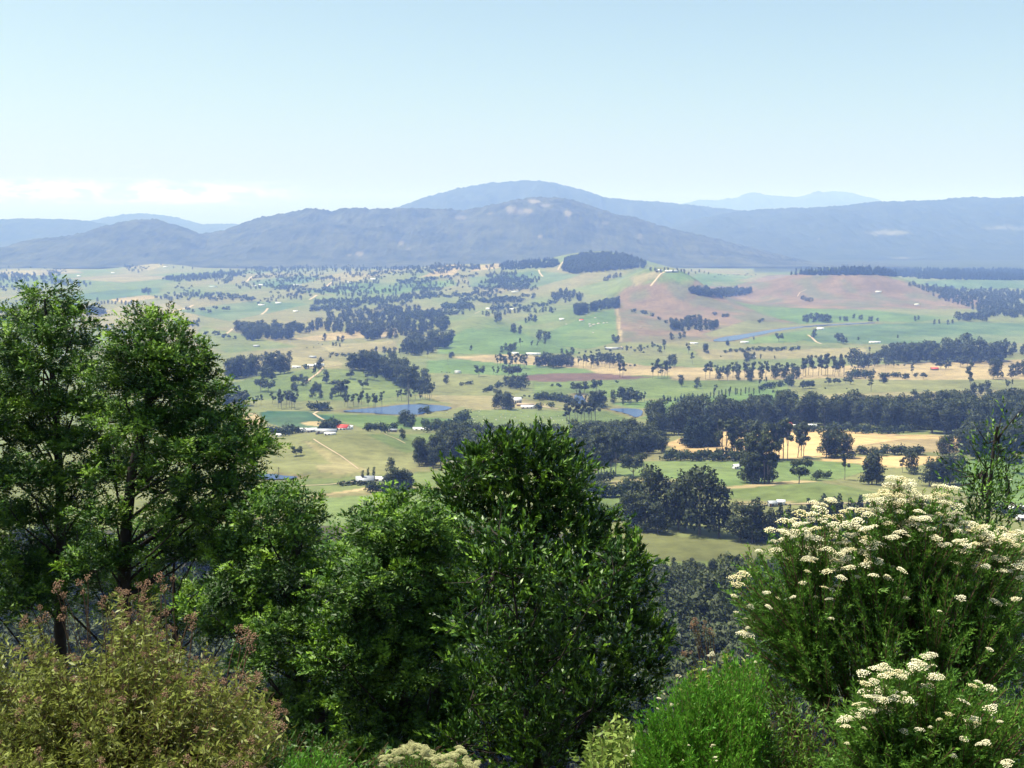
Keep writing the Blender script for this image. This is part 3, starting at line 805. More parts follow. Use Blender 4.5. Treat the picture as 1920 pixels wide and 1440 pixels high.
def row_of(kind, x0, r0, x1, r1, n, h, place, jit=4.0):
    t = (np.arange(n) + .5 + rng.uniform(-.35, .35, n)) / n
    px = x0 + (x1 - x0) * t; rw = r0 + (r1 - r0) * t + rng.normal(0, jit * .4, n)
    CLUST.append((kind, px, rw, h, place))
def patch(kind, pts, n, h, place):
    p = np.array(pts, float); out = []
    lo, hi = p.min(0), p.max(0)
    poly = [tuple(q) for q in p]
    while len(out) < n:
        q = lo + (hi - lo) * rng.uniform(size=(200, 2))
        m = poly_dist(q[:, 0], q[:, 1], poly) < 0
        out += list(q[m])
    q = np.array(out[:n])
    CLUST.append((kind, q[:, 0], q[:, 1], h, place))
def one(kind, px, rw, h, place):
    CLUST.append((kind, np.array([px], float), np.array([rw], float), h, place))

# near the foot of the slope
row_of('gum', 1212, 982, 1352, 1008, 6, 30, 'in the big clump below the green paddock')
row_of('gum', 1170, 990, 1240, 1000, 4, 19, 'at the left edge of the big clump below the paddock')
row_of('pine', 1395, 1012, 1640, 1000, 13, 17, 'in the dark stand behind the white flowering shrub')
row_of('gum', 1375, 1018, 1650, 1008, 9, 17, 'mixed into the dark stand behind the white flowering shrub')
row_of('gum', 1640, 1000, 1800, 990, 7, 14, 'hidden behind the white flowering shrub')
row_of('bush', 1100, 936, 1222, 920, 9, 9, 'along the lower edge of the bright green paddock')
patch('bush', [(1080, 905), (1150, 905), (1140, 935), (1090, 935)], 7, 11, 'below the thin gums beside the green paddock')
row_of('bush', 1090, 975, 1150, 975, 4, 10, 'just right of the tall central tree')
row_of('slender', 1062, 890, 1158, 893, 11, 25, 'in the open row left of the bright green paddock')
one('round', 1188, 896, 17, 'alone on the left of the bright green paddock')
row_of('slender', 1392, 903, 1452, 906, 7, 30, 'in the clump standing in the bright green paddock')
row_of('gum', 1395, 905, 1450, 908, 5, 18, 'low in the clump standing in the bright green paddock')
one('round', 1498, 907, 14.5, 'alone on the mown knoll with its shadow to the right')
row_of('bush', 1528, 899, 1552, 898, 3, 6, 'between the knoll tree and the thin tree')
one('slender', 1584, 900, 19, 'alone below the straw field corner')
row_of('gum', 1622, 906, 1650, 908, 3, 19, 'in the clump below the small straw field')
one('slender', 1692, 886, 12, 'small, left of the pair below the small straw field')
one('gum', 1708, 888, 16, 'right of the pair below the small straw field')
row_of('gum', 1735, 912, 1800, 906, 6, 17, 'behind the thin young tree on the right')
one('round', 1902, 888, 13, 'alone in the green paddock at the right edge')
row_of('bush', 1862, 962, 1920, 975, 4, 7, 'around the white sheds at the right edge')
# stubble field trees
row_of('slender', 1352, 858, 1480, 862, 17, 26, 'in the open row in front of the straw field')
row_of('slender', 1490, 858, 1512, 858, 3, 25, 'in the small group in front of the straw field')
row_of('gum', 1545, 856, 1592, 857, 5, 20, 'in the round clump in front of the straw field')
row_of('bush', 1606, 853, 1732, 853, 10, 8, 'along the lower edge of the straw field')
row_of('gum', 1755, 856, 1785, 856, 2, 17, 'at the right end of the straw field')
row_of('bush', 1245, 862, 1420, 864, 18, 9, 'in the hedge above the bright green paddock')
row_of('pine', 1284, 836, 1344, 838, 7, 22, 'in the black-green stand left of the straw field')
# the big belt
patch('gum', [(752, 862), (790, 850), (880, 838), (890, 872), (830, 880), (770, 882)], 22, 19, 'at the left end of the dark belt')
patch('gum', [(870, 842), (960, 832), (1060, 829), (1190, 826), (1240, 836), (1245, 852), (1160, 866), (1100, 885), (1000, 880), (880, 878)], 260, 18, 'in the broad middle of the dark belt')
patch('gum', [(1222, 803), (1300, 798), (1480, 786), (1560, 788), (1920, 780), (2050, 780), (2050, 816), (1800, 816), (1700, 811), (1560, 802), (1480, 801), (1345, 808), (1280, 815), (1215, 820)], 400, 25, 'in the long belt behind the straw field')
patch('gum', [(1790, 852), (1830, 822), (2050, 820), (2050, 862), (1800, 864)], 70, 22, 'where the long belt comes down at the right edge')
row_of('bush', 1345, 806, 1700, 812, 34, 8, 'at the foot of the long belt')
row_of('slender', 1060, 792, 1120, 790, 9, 21, 'in the bare stemmed row behind the belt')
# middle ground, right
row_of('pine', 1243, 753, 1300, 750, 9, 8, 'in the clipped windbreak right of the small pond')
row_of('poplar', 1305, 750, 1425, 736, 16, 9, 'in the windbreak running up the pasture')
row_of('bush', 1425, 732, 1478, 722, 7, 10, 'at the top of the windbreak')
row_of('gum', 1475, 724, 1486, 724, 2, 12, 'above the end of the windbreak')
row_of('bush', 1448, 738, 1482, 738, 5, 5, 'on the open pasture below the windbreak')
one('poplar', 1168, 760, 13, 'alone above the small right pond')
one('bush', 1217, 779, 10, 'beside the small right pond')
row_of('slender', 1318, 711, 1480, 710, 16, 17, 'in the open row along the straw strip')
row_of('gum', 1330, 712, 1500, 709, 8, 13, 'low in the open row along the straw strip')
row_of('slender', 1500, 704, 1585, 706, 12, 22, 'in the tall open row by the straw strip')
row_of('bush', 1592, 709, 1634, 708, 5, 14, 'in the dark round clump beside the straw strip')
row_of('gum', 1596, 690, 1650, 688, 6, 20, 'behind the dark round clump')
row_of('bush', 1648, 708, 1702, 708, 5, 10, 'in the row right of the dark round clump')
patch('gum', [(1650, 672), (1760, 668), (1880, 666), (1880, 682), (1660, 684)], 110, 20, 'in the wood across the right of the valley')
row_of('gum', 1770, 672, 1840, 672, 6, 30, 'among the tallest in the wood across the right')
patch('gum', [(1840, 660), (1930, 655), (2050, 655), (2050, 668), (1850, 670)], 22, 14, 'in the far right wood edge')
one('slender', 1633, 733, 16, 'alone in the middle of the straw pasture')
row_of('slender', 1817, 712, 1820, 742, 2, 20, 'standing in the right straw pasture')
row_of('gum', 1860, 710, 1872, 710, 2, 20, 'by the fence of the right straw pasture')
row_of('gum', 1895, 708, 1930, 706, 4, 17, 'at the right end of the straw pasture')
one('slender', 1710, 704, 13, 'thin, at the edge of the right wood')
one('slender', 1772, 696, 10, 'thin, below the right wood')
row_of('slender', 1158, 708, 1172, 708, 2, 18, 'in the pair on the straw strip')
row_of('slender', 1222, 709, 1256, 708, 5, 19, 'in the group on the straw strip')
row_of('gum', 1255, 690, 1268, 688, 2, 16, 'behind the group on the straw strip')
row_of('gum', 1005, 688, 1075, 688, 14, 16, 'in the dense row above the straw strip')
row_of('slender', 1080, 688, 1170, 688, 12, 16, 'in the open row above the straw strip')
row_of('slender', 928, 690, 990, 690, 10, 17, 'in the open group left of the straw strip')
row_of('gum', 1108, 684, 1165, 682, 7, 13, 'behind the open row above the straw strip')
one('round', 898, 706, 13, 'alone above the farm pond meadow')
row_of('bush', 862, 722, 890, 720, 3, 6, 'on the meadow above the farm')
row_of('gum', 945, 728, 985, 730, 6, 13, 'in the clump above the white farmhouse')
row_of('bush', 905, 738, 940, 724, 5, 9, 'left of the clump above the white farmhouse')
row_of('gum', 925, 766, 960, 768, 5, 14, 'close beside the white farmhouse')
one('bush', 1010, 769, 9, 'right of the farm sheds')
one('bush', 1034, 764, 7, 'on the farm drive')
row_of('bush', 1005, 746, 1078, 758, 14, 10, 'in the thicket left of the small blue pond')
row_of('gum', 1106, 763, 1132, 763, 5, 12, 'around the small blue pond')
row_of('bush', 1110, 764, 1132, 766, 3, 8, 'below the small blue pond')
# middle ground, left
row_of('bush', 795, 806, 872, 806, 14, 10, 'in the dark clump right of the long white shed')
row_of('bush', 856, 794, 872, 790, 3, 12, 'above the dark clump near the long shed')
row_of('bush', 682, 809, 740, 807, 6, 9, 'between the farm cluster and the long shed')
row_of('gum', 748, 800, 775, 800, 4, 14, 'beside the long white shed')
one('gum', 756, 824, 10, 'alone just below the long white shed')
row_of('bush', 788, 775, 806, 775, 3, 8, 'at the right end of the long pond')
row_of('bush', 588, 769, 612, 769, 4, 11, 'left of the long pond')
row_of('slender', 640, 762, 720, 764, 9, 12, 'in the thin row on the bank of the long pond')
row_of('slender', 742, 752, 790, 752, 6, 11, 'behind the long pond')
one('slender', 766, 757, 27, 'very tall, behind the long pond')
row_of('slender', 520, 766, 556, 766, 6, 14, 'left of the dark green crop')
one('round', 450, 757, 15, 'alone at the left of the grassy knoll')
row_of('slender', 474, 762, 492, 762, 3, 8, 'low on the bank left of the crop')
row_of('bush', 510, 813, 565, 814, 8, 9, 'around the left sheds of the farm cluster')
row_of('bush', 604, 808, 632, 808, 5, 11, 'around the red roofed farmhouse')
patch('gum', [(645, 692), (690, 690), (740, 696), (800, 728), (790, 738), (752, 728), (700, 700)], 80, 17, 'in the wood over the shoulder of the grassy knoll')
row_of('slender', 790, 748, 812, 748, 5, 15, 'at the lower end of the knoll wood')
patch('gum', [(425, 704), (540, 694), (544, 700), (430, 712)], 34, 19, 'in the dark wood at the left of the grassy knoll')
row_of('gum', 566, 722, 578, 721, 2, 9, 'beside the track on the knoll')
one('bush', 574, 692, 8, 'among the white sheds on the knoll top')
one('round', 555, 855, 7, 'alone on the pale hillside paddock')
one('gum', 733, 889, 11, 'alone at the lower left end of the belt')
row_of('gum', 722, 922, 770, 918, 7, 12, 'around the blue roofed farmhouse')
row_of('bush', 640, 910, 700, 908, 6, 4, 'along the drive to the blue roofed farmhouse')
row_of('poplar', 670, 910, 712, 900, 3, 9, 'upright, beside the blue roofed farmhouse')
row_of('bush', 690, 924, 760, 926, 6, 6, 'below the blue roofed farmhouse')
# further back
patch('gum', [(432, 622), (500, 618), (560, 626), (540, 640), (470, 640)], 85, 19, 'in the purple-grey wood on the left')
patch('gum', [(540, 618), (640, 610), (640, 624), (560, 628)], 40, 16, 'right of the purple-grey wood')
patch('gum', [(640, 622), (760, 610), (840, 606), (838, 626), (680, 640)], 110, 18, 'in the open wood across the middle left')
patch('gum', [(742, 655), (800, 640), (850, 640), (830, 662), (760, 668)], 60, 17, 'in the open wood below the middle left wood')
patch('gum', [(600, 596), (720, 580), (830, 590), (820, 604), (640, 612)], 120, 16, 'in the mixed wood behind the middle left')
row_of('bush', 612, 670, 740, 668, 16, 7, 'in the long hedge above the knoll')
row_of('gum', 928, 606, 938, 604, 2, 17, 'left of the two big trees on the green slope')
row_of('gum', 954, 624, 978, 627, 3, 18, 'the left big trees low on the green slope')
row_of('gum', 1010, 638, 1034, 638, 3, 17, 'the right big trees low on the green slope')
row_of('gum', 985, 606, 1008, 604, 5, 13, 'behind the big trees on the green slope')
patch('gum', [(1030, 562), (1060, 550), (1095, 556), (1088, 566), (1040, 570)], 40, 16, 'in the clump on the upper green slope')
patch('gum', [(1072, 588), (1160, 568), (1164, 576), (1080, 592)], 90, 18, 'in the wood beside the cleared pink hill')
row_of('gum', 1132, 527, 1164, 520, 6, 15, 'on the shoulder below the ridge wood')
patch('gum', [(1052, 508), (1062, 488), (1100, 479), (1150, 478), (1190, 485), (1214, 498), (1205, 503), (1140, 509), (1075, 514)], 900, 15, 'in the dark wood on the ridge top')
patch('pine', [(936, 500), (960, 492), (1040, 487), (1052, 494), (1040, 502), (940, 507)], 380, 12, 'in the plantation left of the ridge top')
row_of('gum', 1215, 508, 1330, 514, 16, 10, 'thinly along the ridge right of the wood')
row_of('bush', 1335, 518, 1420, 516, 12, 5, 'along the skyline fence of the pink hill')
patch('gum', [(1288, 548), (1340, 550), (1412, 546), (1400, 554), (1350, 560), (1300, 552)], 150, 16, 'in the dark fold between the pink hills')
patch('gum', [(1250, 616), (1290, 606), (1350, 614), (1340, 622), (1270, 622)], 60, 16, 'in the clump at the foot of the near pink hill')
row_of('bush', 1186, 584, 1262, 606, 7, 9, 'scattered down the near pink hill')
row_of('bush', 1338, 590, 1372, 598, 3, 8, 'right of the clump on the near pink hill')
row_of('gum', 1500, 562, 1524, 568, 6, 12, 'in the gully on the pink hill')
row_of('gum', 1506, 604, 1560, 604, 10, 17, 'on the river flat below the pink hill')
row_of('gum', 1568, 600, 1650, 603, 9, 11, 'along the river flat')
row_of('bush', 1418, 602, 1436, 602, 2, 8, 'above the river')
row_of('bush', 1358, 660, 1500, 656, 18, 9, 'in the thicket beside the river sheds')
one('pine', 1364, 648, 14, 'round and dark beside the river end')
one('round', 1460, 640, 13, 'alone on the green flat inside the river bend')
row_of('gum', 1520, 632, 1532, 630, 2, 14, 'beside the cottage at the river crossing')
row_of('gum', 1790, 600, 1850, 602, 14, 18, 'at the right foot of the pink hill')
patch('gum', [(1740, 556), (1800, 552), (1930, 556), (2050, 560), (2050, 602), (1850, 596), (1812, 576)], 700, 13, 'in the wood right of the pink hill')
patch('gum', [(1690, 532), (1760, 540), (1930, 548), (2050, 550), (2050, 562), (1930, 562), (1800, 556), (1740, 548)], 420, 11, 'in the far wood right of the pink hill')
patch('pine', [(1480, 516), (1580, 508), (1760, 507), (1930, 508), (2080, 510), (2080, 524), (1900, 526), (1740, 524), (1640, 516)], 1900, 16, 'in the far plantation below the range')
row_of('gum', 1715, 600, 1725, 600, 2, 10, 'on the green river flat')
row_of('gum', 1748, 606, 1790, 610, 4, 10, 'right on the green river flat')
row_of('gum', 1148, 640, 1160, 640, 3, 12, 'at the foot of the tan firebreak')
row_of('bush', 1060, 664, 1240, 648, 18, 5, 'along the foot of the green slope')
row_of('slender', 1290, 660, 1300, 690, 2, 14, 'left of the river sheds')
row_of('gum', 1320, 662, 1325, 662, 2, 13, 'by the river sheds')
# the far left patchwork and the country in front of the mountain: many small clumps
for k in range(105):
    x = rng.uniform(-40, 1000); r = 498 + 140 * rng.uniform() ** 1.25
    if 430 < x < 1000 and 585 < r < 650: continue
    m = int(rng.integers(4, 26)); wd = rng.uniform(6, 50)
    kk = ['gum', 'gum', 'bush', 'round'][int(rng.integers(4))]
    row_of(kk, x - wd, r + rng.normal(0, 2), x + wd, r + rng.normal(0, 3), m, rng.uniform(8, 15) * (.6 if kk == 'bush' else 1), '', jit=7)
for k in range(40):
    x = rng.uniform(560, 1000); r = rng.uniform(515, 600); wd = rng.uniform(20, 80)
    row_of('bush' if k % 2 else 'gum', x - wd, r, x + wd, r - wd * .12, int(rng.integers(12, 36)), 11, '', jit=5)
for k in range(85):
    x = rng.uniform(420, 1940); r = rng.uniform(635, 765); wd = rng.uniform(2, 38)
    if 640 < x < 860 and r > 750: continue
    row_of(['gum', 'slender', 'round', 'gum'][k % 4], x - wd, r, x + wd, r + rng.normal(0, 2), int(rng.integers(1, 6)), rng.uniform(7, 14), '')
for k in range(40):
    x = rng.uniform(-30, 1920); r = rng.uniform(640, 770)
    row_of('bush', x - 12, r, x + 12, r, int(rng.integers(1, 4)), rng.uniform(2, 5), '')
# woods at the mountain foot (base of the far slopes)
patch('gum', [(-60, 512), (60, 516), (110, 522), (60, 530), (-60, 532)], 160, 14, '')
patch('gum', [(300, 524), (420, 512), (480, 506), (440, 520), (340, 530)], 200, 13, '')
patch('gum', [(480, 502), (760, 498), (900, 500), (900, 506), (700, 510), (480, 512)], 320, 13, '')

# forested hillside below the camera
fx = rng.uniform(-330, 330, 5200); fy = rng.uniform(215, 505, 5200)
fp = np.stack([fx, fy, H(fx, fy)], -1)
spx, srow = project(fp)
fpoly = [(-300, 1006), (560, 990), (700, 985), (1000, 992), (1130, 1010), (1195, 1056), (1300, 1062), (1400, 1054), (1650, 1060), (2300, 1060), (2300, 1700), (-300, 1700)]
keep = poly_dist(spx, srow, fpoly) < 0
fp, spx, srow = fp[keep], spx[keep], srow[keep]
cell = {}
sel = []
for i in range(len(fp)):
    key = (int(fp[i, 0] // 7), int(fp[i, 1] // 7))
    if key in cell: continue
    cell[key] = 1; sel.append(i)
fp, spx, srow = fp[sel], spx[sel], srow[sel]
fh = rng.uniform(11, 27, len(fp)) * np.where(srow < 1120, .8, 1.0)
# trees just below the dry clearing must not hide it
fh = np.where((srow < 1170) & (spx > 1100), np.minimum(fh, 6 + (srow - 1070) * .14), fh)
fh = np.where((srow < 1060) & (spx < 1130), np.minimum(fh, 10), fh)

ALL = []   # x, y, z, h, kind, cluster id, order in cluster, screen size (photo px), px, visible
for ci, (kind, px, rw, h, place) in enumerate(CLUST):
    o = np.argsort(px); px, rw = px[o], rw[o]
    m_ = rw.mean()
    h = h * (1.5 if m_ < 640 else 1.62 if m_ < 768 and kind in ('slender', 'gum', 'round') else 1.15)
    g = at(px, rw)
    for k in range(len(px)):
        hh = h * (rng.uniform(.62, 1.25) if len(px) > 20 else rng.uniform(.8, 1.14))
        size = hh / math.hypot(*g[k, :2]) * FPX
        ALL.append([g[k], hh, kind, ci, k, len(px), size, px[k], rw[k]])
for k in range(len(fp)):
    kd = 'gum' if rng.uniform() < .86 else 'round'
    ALL.append([fp[k], fh[k], kd, -1, k, len(fp), fh[k] / fp[k, 1] * FPX, spx[k], srow[k]])

SIL = [[(-50, 1500), (-50, 620), (60, 540), (130, 620), (290, 590), (400, 680), (510, 830), (480, 900), (580, 940), (580, 1010), (720, 1000), (900, 850), (1010, 820), (1090, 890), (1090, 960), (1200, 1060), (1200, 1170), (1260, 1210), (1230, 1330), (1400, 1180), (1370, 1080), (1460, 980), (1680, 900), (1930, 1000), (1980, 1500)]]
def shown(px, rw, size):
    if px < 4 or px > 1916: return 0
    p = np.array([[px, rw - size * f] for f in (.15, .5, .9)])
    return float((poly_dist(p[:, 0], p[:, 1], SIL[0]) > 0).mean())
for a in ALL:
    a.append(shown(a[7], a[8], a[6]))
LIM = {'gum_tree': 285, 'bush': 130, 'pine_tree': 40, 'poplar_tree': 22}
order = sorted(range(len(ALL)), key=lambda i: -ALL[i][6] * (ALL[i][9] > .3))
chosen = set(); cnt = {}
for i in order:
    a = ALL[i]; nm = OBJ_NAME[a[2]]
    if a[9] <= .3 or a[6] < 14: continue
    if a[3] >= 0 and not CLUST[a[3]][4]: continue
    if cnt.get(nm, 0) >= LIM[nm]: continue
    cnt[nm] = cnt.get(nm, 0) + 1; chosen.add(i)

def put_tree(a, idx):
    g, hh, kind, ci, k, n, size, px, rw = a[:9]
    lod = 'hi' if size > 34 else 'mid' if size > 15 else 'lo'
    var = PROTO[kind, lod]; cm, tm = var[idx % len(var)]
    nm = OBJ_NAME[kind]
    if ci < 0:
        label = 'grey-green gum tree in the shaded forest at the foot of the near slope'; group = 'gum trees of the forested near slope'
    else:
        place = CLUST[ci][4]; noun = NOUN[kind]
        if n == 1: label, group = f'{noun} {place}', None
        elif n <= 12: label, group = f'{noun}, {ORD[k]} from the left {place}', f'{noun}s {place}'.replace('bushs', 'bushes')
        elif k == 0: label, group = f'{noun}, leftmost {place}', f'{noun}s {place}'
        elif k == n - 1: label, group = f'{noun}, rightmost {place}', f'{noun}s {place}'
        else: label, group = f'{noun} {place}', f'{noun}s {place}'.replace('bushs', 'bushes')
        label = ' '.join(label.split()[:16])
    e = empty(nm, tuple(g - np.array((0, 0, .25))), label, nm.replace('_', ' ').replace('gum tree', 'tree').replace('pine tree', 'tree').replace('poplar tree', 'tree'), group)
    e.rotation_euler = (0, 0, rng.uniform(0, 6.28))
    w = hh * rng.uniform(.92, 1.2)
    e.scale = (w, w, hh)
    link('crown', cm, e); link('trunk', tm, e)
    return e

REST = {}
first = {}
for i, a in enumerate(ALL):
    if i in chosen:
        put_tree(a, i)
    else:
        lod = 'hi' if a[6] > 36 else 'mid' if a[6] > 16 else 'lo'
        nv = len(PROTO[a[2], lod])
        REST.setdefault((OBJ_NAME[a[2]], a[3] < 0), []).append((a, lod, i % nv))

# everything past the limits: one object per kind, instanced in geometry nodes from the same crowns and trunks
store = {}
def proto_object(kind, lod, v):
    """the joined crown and trunk used as instance source, kept out of the scene collection"""
    key = (kind, lod, v)
    if key not in store:
        cm, tm = PROTO[kind, lod][v]
        a = bpy.data.objects.new('crown_source', cm); b = bpy.data.objects.new('trunk_source', tm)
        store[key] = (a, b)
    return store[key]

def scatter(name, label, items):
    pts = np.array([a[0] - np.array((0, 0, .25)) for a, _, _ in items])
    keys = sorted({(a[2], lod, v) for a, lod, v in items})
    kid = np.array([keys.index((a[2], lod, v)) for a, lod, v in items], np.int32)
    me = bpy.data.meshes.new(name)
    me.vertices.add(len(pts)); me.vertices.foreach_set('co', pts.astype(np.float32).ravel())
    me.attributes.new('pick', 'INT', 'POINT').data.foreach_set('value', kid)
    hs = np.array([a[1] for a, _, _ in items]); w = hs * rng.uniform(.92, 1.2, len(hs))
    me.attributes.new('size', 'FLOAT_VECTOR', 'POINT').data.foreach_set('vector', np.stack([w, w, hs], -1).astype(np.float32).ravel())
    me.attributes.new('turn', 'FLOAT_VECTOR', 'POINT').data.foreach_set('vector', np.stack([hs * 0, hs * 0, rng.uniform(0, 6.28, len(hs))], -1).astype(np.float32).ravel())
    o = link(name, me); tag(o, label, kind='stuff')
    ng = bpy.data.node_groups.new(name, 'GeometryNodeTree')
    ng.interface.new_socket('Geometry', in_out='INPUT', socket_type='NodeSocketGeometry')
    ng.interface.new_socket('Geometry', in_out='OUTPUT', socket_type='NodeSocketGeometry')
    N, L = ng.nodes, ng.links
    gi, go_ = N.new('NodeGroupInput'), N.new('NodeGroupOutput')
    join = N.new('GeometryNodeJoinGeometry')
    def attr(nm, ty):
        q = N.new('GeometryNodeInputNamedAttribute'); q.data_type = ty; q.inputs['Name'].default_value = nm
        return q.outputs['Attribute']
    pk, szv, tn = attr('pick', 'INT'), attr('size', 'FLOAT_VECTOR'), attr('turn', 'FLOAT_VECTOR')
    for ki, (kind, lod, v) in enumerate(keys):
        cmp = N.new('FunctionNodeCompare'); cmp.data_type = 'INT'; cmp.operation = 'EQUAL'
        ins = [s for s in cmp.inputs if s.type == 'INT']
        L.new(pk, ins[0]); ins[1].default_value = ki
        jn = N.new('GeometryNodeJoinGeometry')
        for ob in proto_object(kind, lod, v):
            oi = N.new('GeometryNodeObjectInfo'); oi.inputs['Object'].default_value = ob
            L.new(oi.outputs['Geometry'], jn.inputs[0])
        ip = N.new('GeometryNodeInstanceOnPoints')
        L.new(gi.outputs[0], ip.inputs['Points']); L.new(cmp.outputs[0], ip.inputs['Selection'])
        L.new(jn.outputs[0], ip.inputs['Instance'])
        L.new(tn, ip.inputs['Rotation']); L.new(szv, ip.inputs['Scale'])
        L.new(ip.outputs[0], join.inputs[0])
    L.new(join.outputs[0], go_.inputs[0])
    md = o.modifiers.new('scatter', 'NODES'); md.node_group = ng
    return o
STUFF = {('gum_tree', True): ('hillside_forest', 'dense shaded gum forest covering the foot of the near slope'),
         ('gum_tree', False): ('woodland', 'small distant gum trees and woods scattered over the valley'),
         ('bush', False): ('scrub', 'small distant bushes and hedges scattered over the valley'),
         ('pine_tree', False): ('plantation_forest', 'dark distant pine plantation and windbreaks'),
         ('poplar_tree', False): ('windbreak_woodland', 'distant narrow trees of the windbreaks')}
for key, items in REST.items():
    nm, lb = STUFF[key]
    scatter(nm, lb, items)

# ------------------------------------------------------------------ dirt tracks
def track(pts, width, label=None, n=40):
    p = np.array(pts, float)
    t = np.linspace(0, len(p) - 1, n)
    px = np.interp(t, np.arange(len(p)), p[:, 0]); rw = np.interp(t, np.arange(len(p)), p[:, 1])
    g = at(px, rw)[:, :2]
    d = nrm(np.gradient(g, axis=0)); s = np.stack([-d[:, 1], d[:, 0]], 1) * width * .4
    L = g + s; Rr = g - s
    v = []
    for q in (L, g, Rr):
        v.append(np.concatenate([q, (H(q[:, 0], q[:, 1]) + .45)[:, None]], 1))
    v = np.stack(v, 1).reshape(-1, 3)
    i = np.arange(n - 1)[:, None] * 3
    q = np.concatenate([np.concatenate([i + k, i + k + 3, i + k + 4, i + k + 1], 1) for k in (0, 1)])
    mb = MB(); mb.add(v, q)
    tag(mb.build('dirt_road', M['dirt'], smooth=True), kind='structure')
track([(572, 718), (582, 710), (596, 700), (606, 690)], 5)
track([(560, 640 + 52), (600, 690), (640, 684)], 3)
track([(298, 590), (318, 588), (332, 582), (352, 578), (362, 572)], 13)
track([(424, 626), (430, 622), (437, 616)], 8)
track([(604, 541), (612, 537), (622, 529)], 11)
track([(580, 562), (590, 556), (594, 553)], 12)
track([(490, 590), (498, 584), (502, 578)], 10)
track([(463, 528), (466, 524), (472, 518)], 12)
track([(1220, 536), (1230, 524), (1238, 514), (1246, 510)], 9)
track([(1010, 506), (1012, 512), (1018, 519)], 9)
track([(1046, 506), (1050, 498), (1056, 490)], 9)
track([(1515, 628), (1522, 633), (1530, 641), (1540, 645)], 7)
track([(1016, 762), (1030, 765), (1046, 767)], 4)
track([(985, 760), (1005, 759), (1018, 762)], 5)
track([(560, 912), (620, 909), (660, 904), (712, 900)], 2.2)
track([(596, 772), (588, 776), (600, 784), (616, 792)], 4)
track([(720, 814), (745, 824), (760, 832)], 1.6)
track([(588, 824), (600, 832), (640, 856), (672, 880)], 1.6)
track([(890, 588), (900, 584), (930, 580)], 5)
track([(1495, 556), (1500, 548), (1512, 543)], 4)
track([(1372, 948), (1500, 946), (1620, 944), (1700, 946)], 1.6)
track([(1662, 818), (1700, 816), (1742, 818), (1780, 818)], 3.5)
track([(1590, 840), (1640, 832), (1700, 823)], 1.2)

# ------------------------------------------------------------------ farm buildings
def gable(mb, w, d, z0, z1, over=0.5, th=0.15):
    """two roof slopes with thickness, ridge along x"""
    x0, x1 = -w / 2 - over, w / 2 + over; yb = d / 2 + over
    zl = z0 - (z1 - z0) * over / (d / 2)
    v = [(x0, -yb, zl), (x1, -yb, zl), (x1, 0, z1), (x0, 0, z1), (x0, yb, zl), (x1, yb, zl)]
    v += [(a, b_, c + th) for a, b_, c in v]
    mb.add(v, [(0, 3, 2, 1), (3, 4, 5, 2), (6, 7, 8, 9), (9, 8, 11, 10), (0, 1, 7, 6), (4, 10, 11, 5), (0, 6, 9, 3), (3, 9, 10, 4), (1, 2, 8, 7), (2, 5, 11, 8)])
def building(name, cat, px, rw, w, d, h, rise, wallm, roofm, label, rot=0, nwin=2, chimney=False, group=None, door=True):
    g = at(px, rw)[0]
    e = empty(name, tuple(g - np.array((0, 0, .2))), label, cat, group)
    e.rotation_euler = (0, 0, math.radians(rot))
    mb = MB()
    box(mb, -w / 2, w / 2, -d / 2, d / 2, -.6, h)
    mb.add([(-w / 2, -d / 2, h), (-w / 2, d / 2, h), (-w / 2, 0, h + rise), (w / 2, -d / 2, h), (w / 2, d / 2, h), (w / 2, 0, h + rise)], tris=[(0, 2, 1), (3, 4, 5)])
    mb.build('wall', M[wallm], e)
    rb = MB(); gable(rb, w, d, h + .02, h + rise + .05); ro = rb.build('roof', M[roofm], e)
    if chimney:
        cb = MB(); box(cb, -w * .2 - .4, -w * .2 + .4, .3, 1.1, h + rise * .3, h + rise + 1.2); cb.build('chimney', M['brownwall'], ro)
    for i in range(nwin):
        x = -w / 2 + w * (i + .6) / (nwin + .4)
        wb = MB(); box(wb, x - .7, x + .7, -d / 2 - .06, -d / 2 + .03, h * .36, h * .78); wo = wb.build('window', M['window'], e)
        fb = MB(); box(fb, x - .85, x + .85, -d / 2 - .09, -d / 2 - .062, h * .78, h * .84); fb.build('lintel', M['white'], wo)
    if door:
        db = MB(); x = -w / 2 + w * .12; box(db, x - .5, x + .5, -d / 2 - .05, -d / 2 + .03, 0, min(2.1, h * .8)); db.build('door', M['door'], e)
    return e

building('farmhouse', 'house', 968, 757, 13, 9, 6.2, 2.4, 'creamwall', 'tinroof', 'two storey pale farmhouse with white roof beside the gum clump', 12, 4, True)
building('farm_shed', 'shed', 949, 767, 10, 7, 3, 1.2, 'creamwall', 'tinroof', 'small white shed left below the two storey farmhouse', 5, 1)
building('farm_shed', 'shed', 990, 766, 17, 8, 3.2, 1.2, 'creamwall', 'tinroof', 'long pale shed right below the two storey farmhouse', -4, 3)
building('farm_shed', 'shed', 985, 761, 22, 7, 2.6, 1.0, 'brownwall', 'dirt', 'long tan roofed shed directly behind the pale shed', -4, 2)
building('farmhouse', 'house', 1474, 803, 11, 8, 3.2, 2.8, 'brownwall', 'redroof', 'barn with bright red roof in front of the long gum belt', 18, 3)
building('farm_shed', 'shed', 1464, 804, 8, 6, 2.4, .7, 'white', 'tinroof', 'low white lean-to in front of the red roofed barn', 12, 1)
building('farm_shed', 'shed', 1488, 801, 4, 3, 2.4, .7, 'white', 'tinroof', 'tiny white hut just right of the red roofed barn', 0, 0)
building('farm_shed', 'shed', 1500, 802, 4, 3, 2.0, .7, 'white', 'tinroof', 'tiny white hut midway between red barn and white cottage', 0, 0)
building('cottage', 'house', 1523, 802, 8, 5, 3.0, 1.2, 'white', 'tinroof', 'white cottage at the edge of the long gum belt', -5, 2)
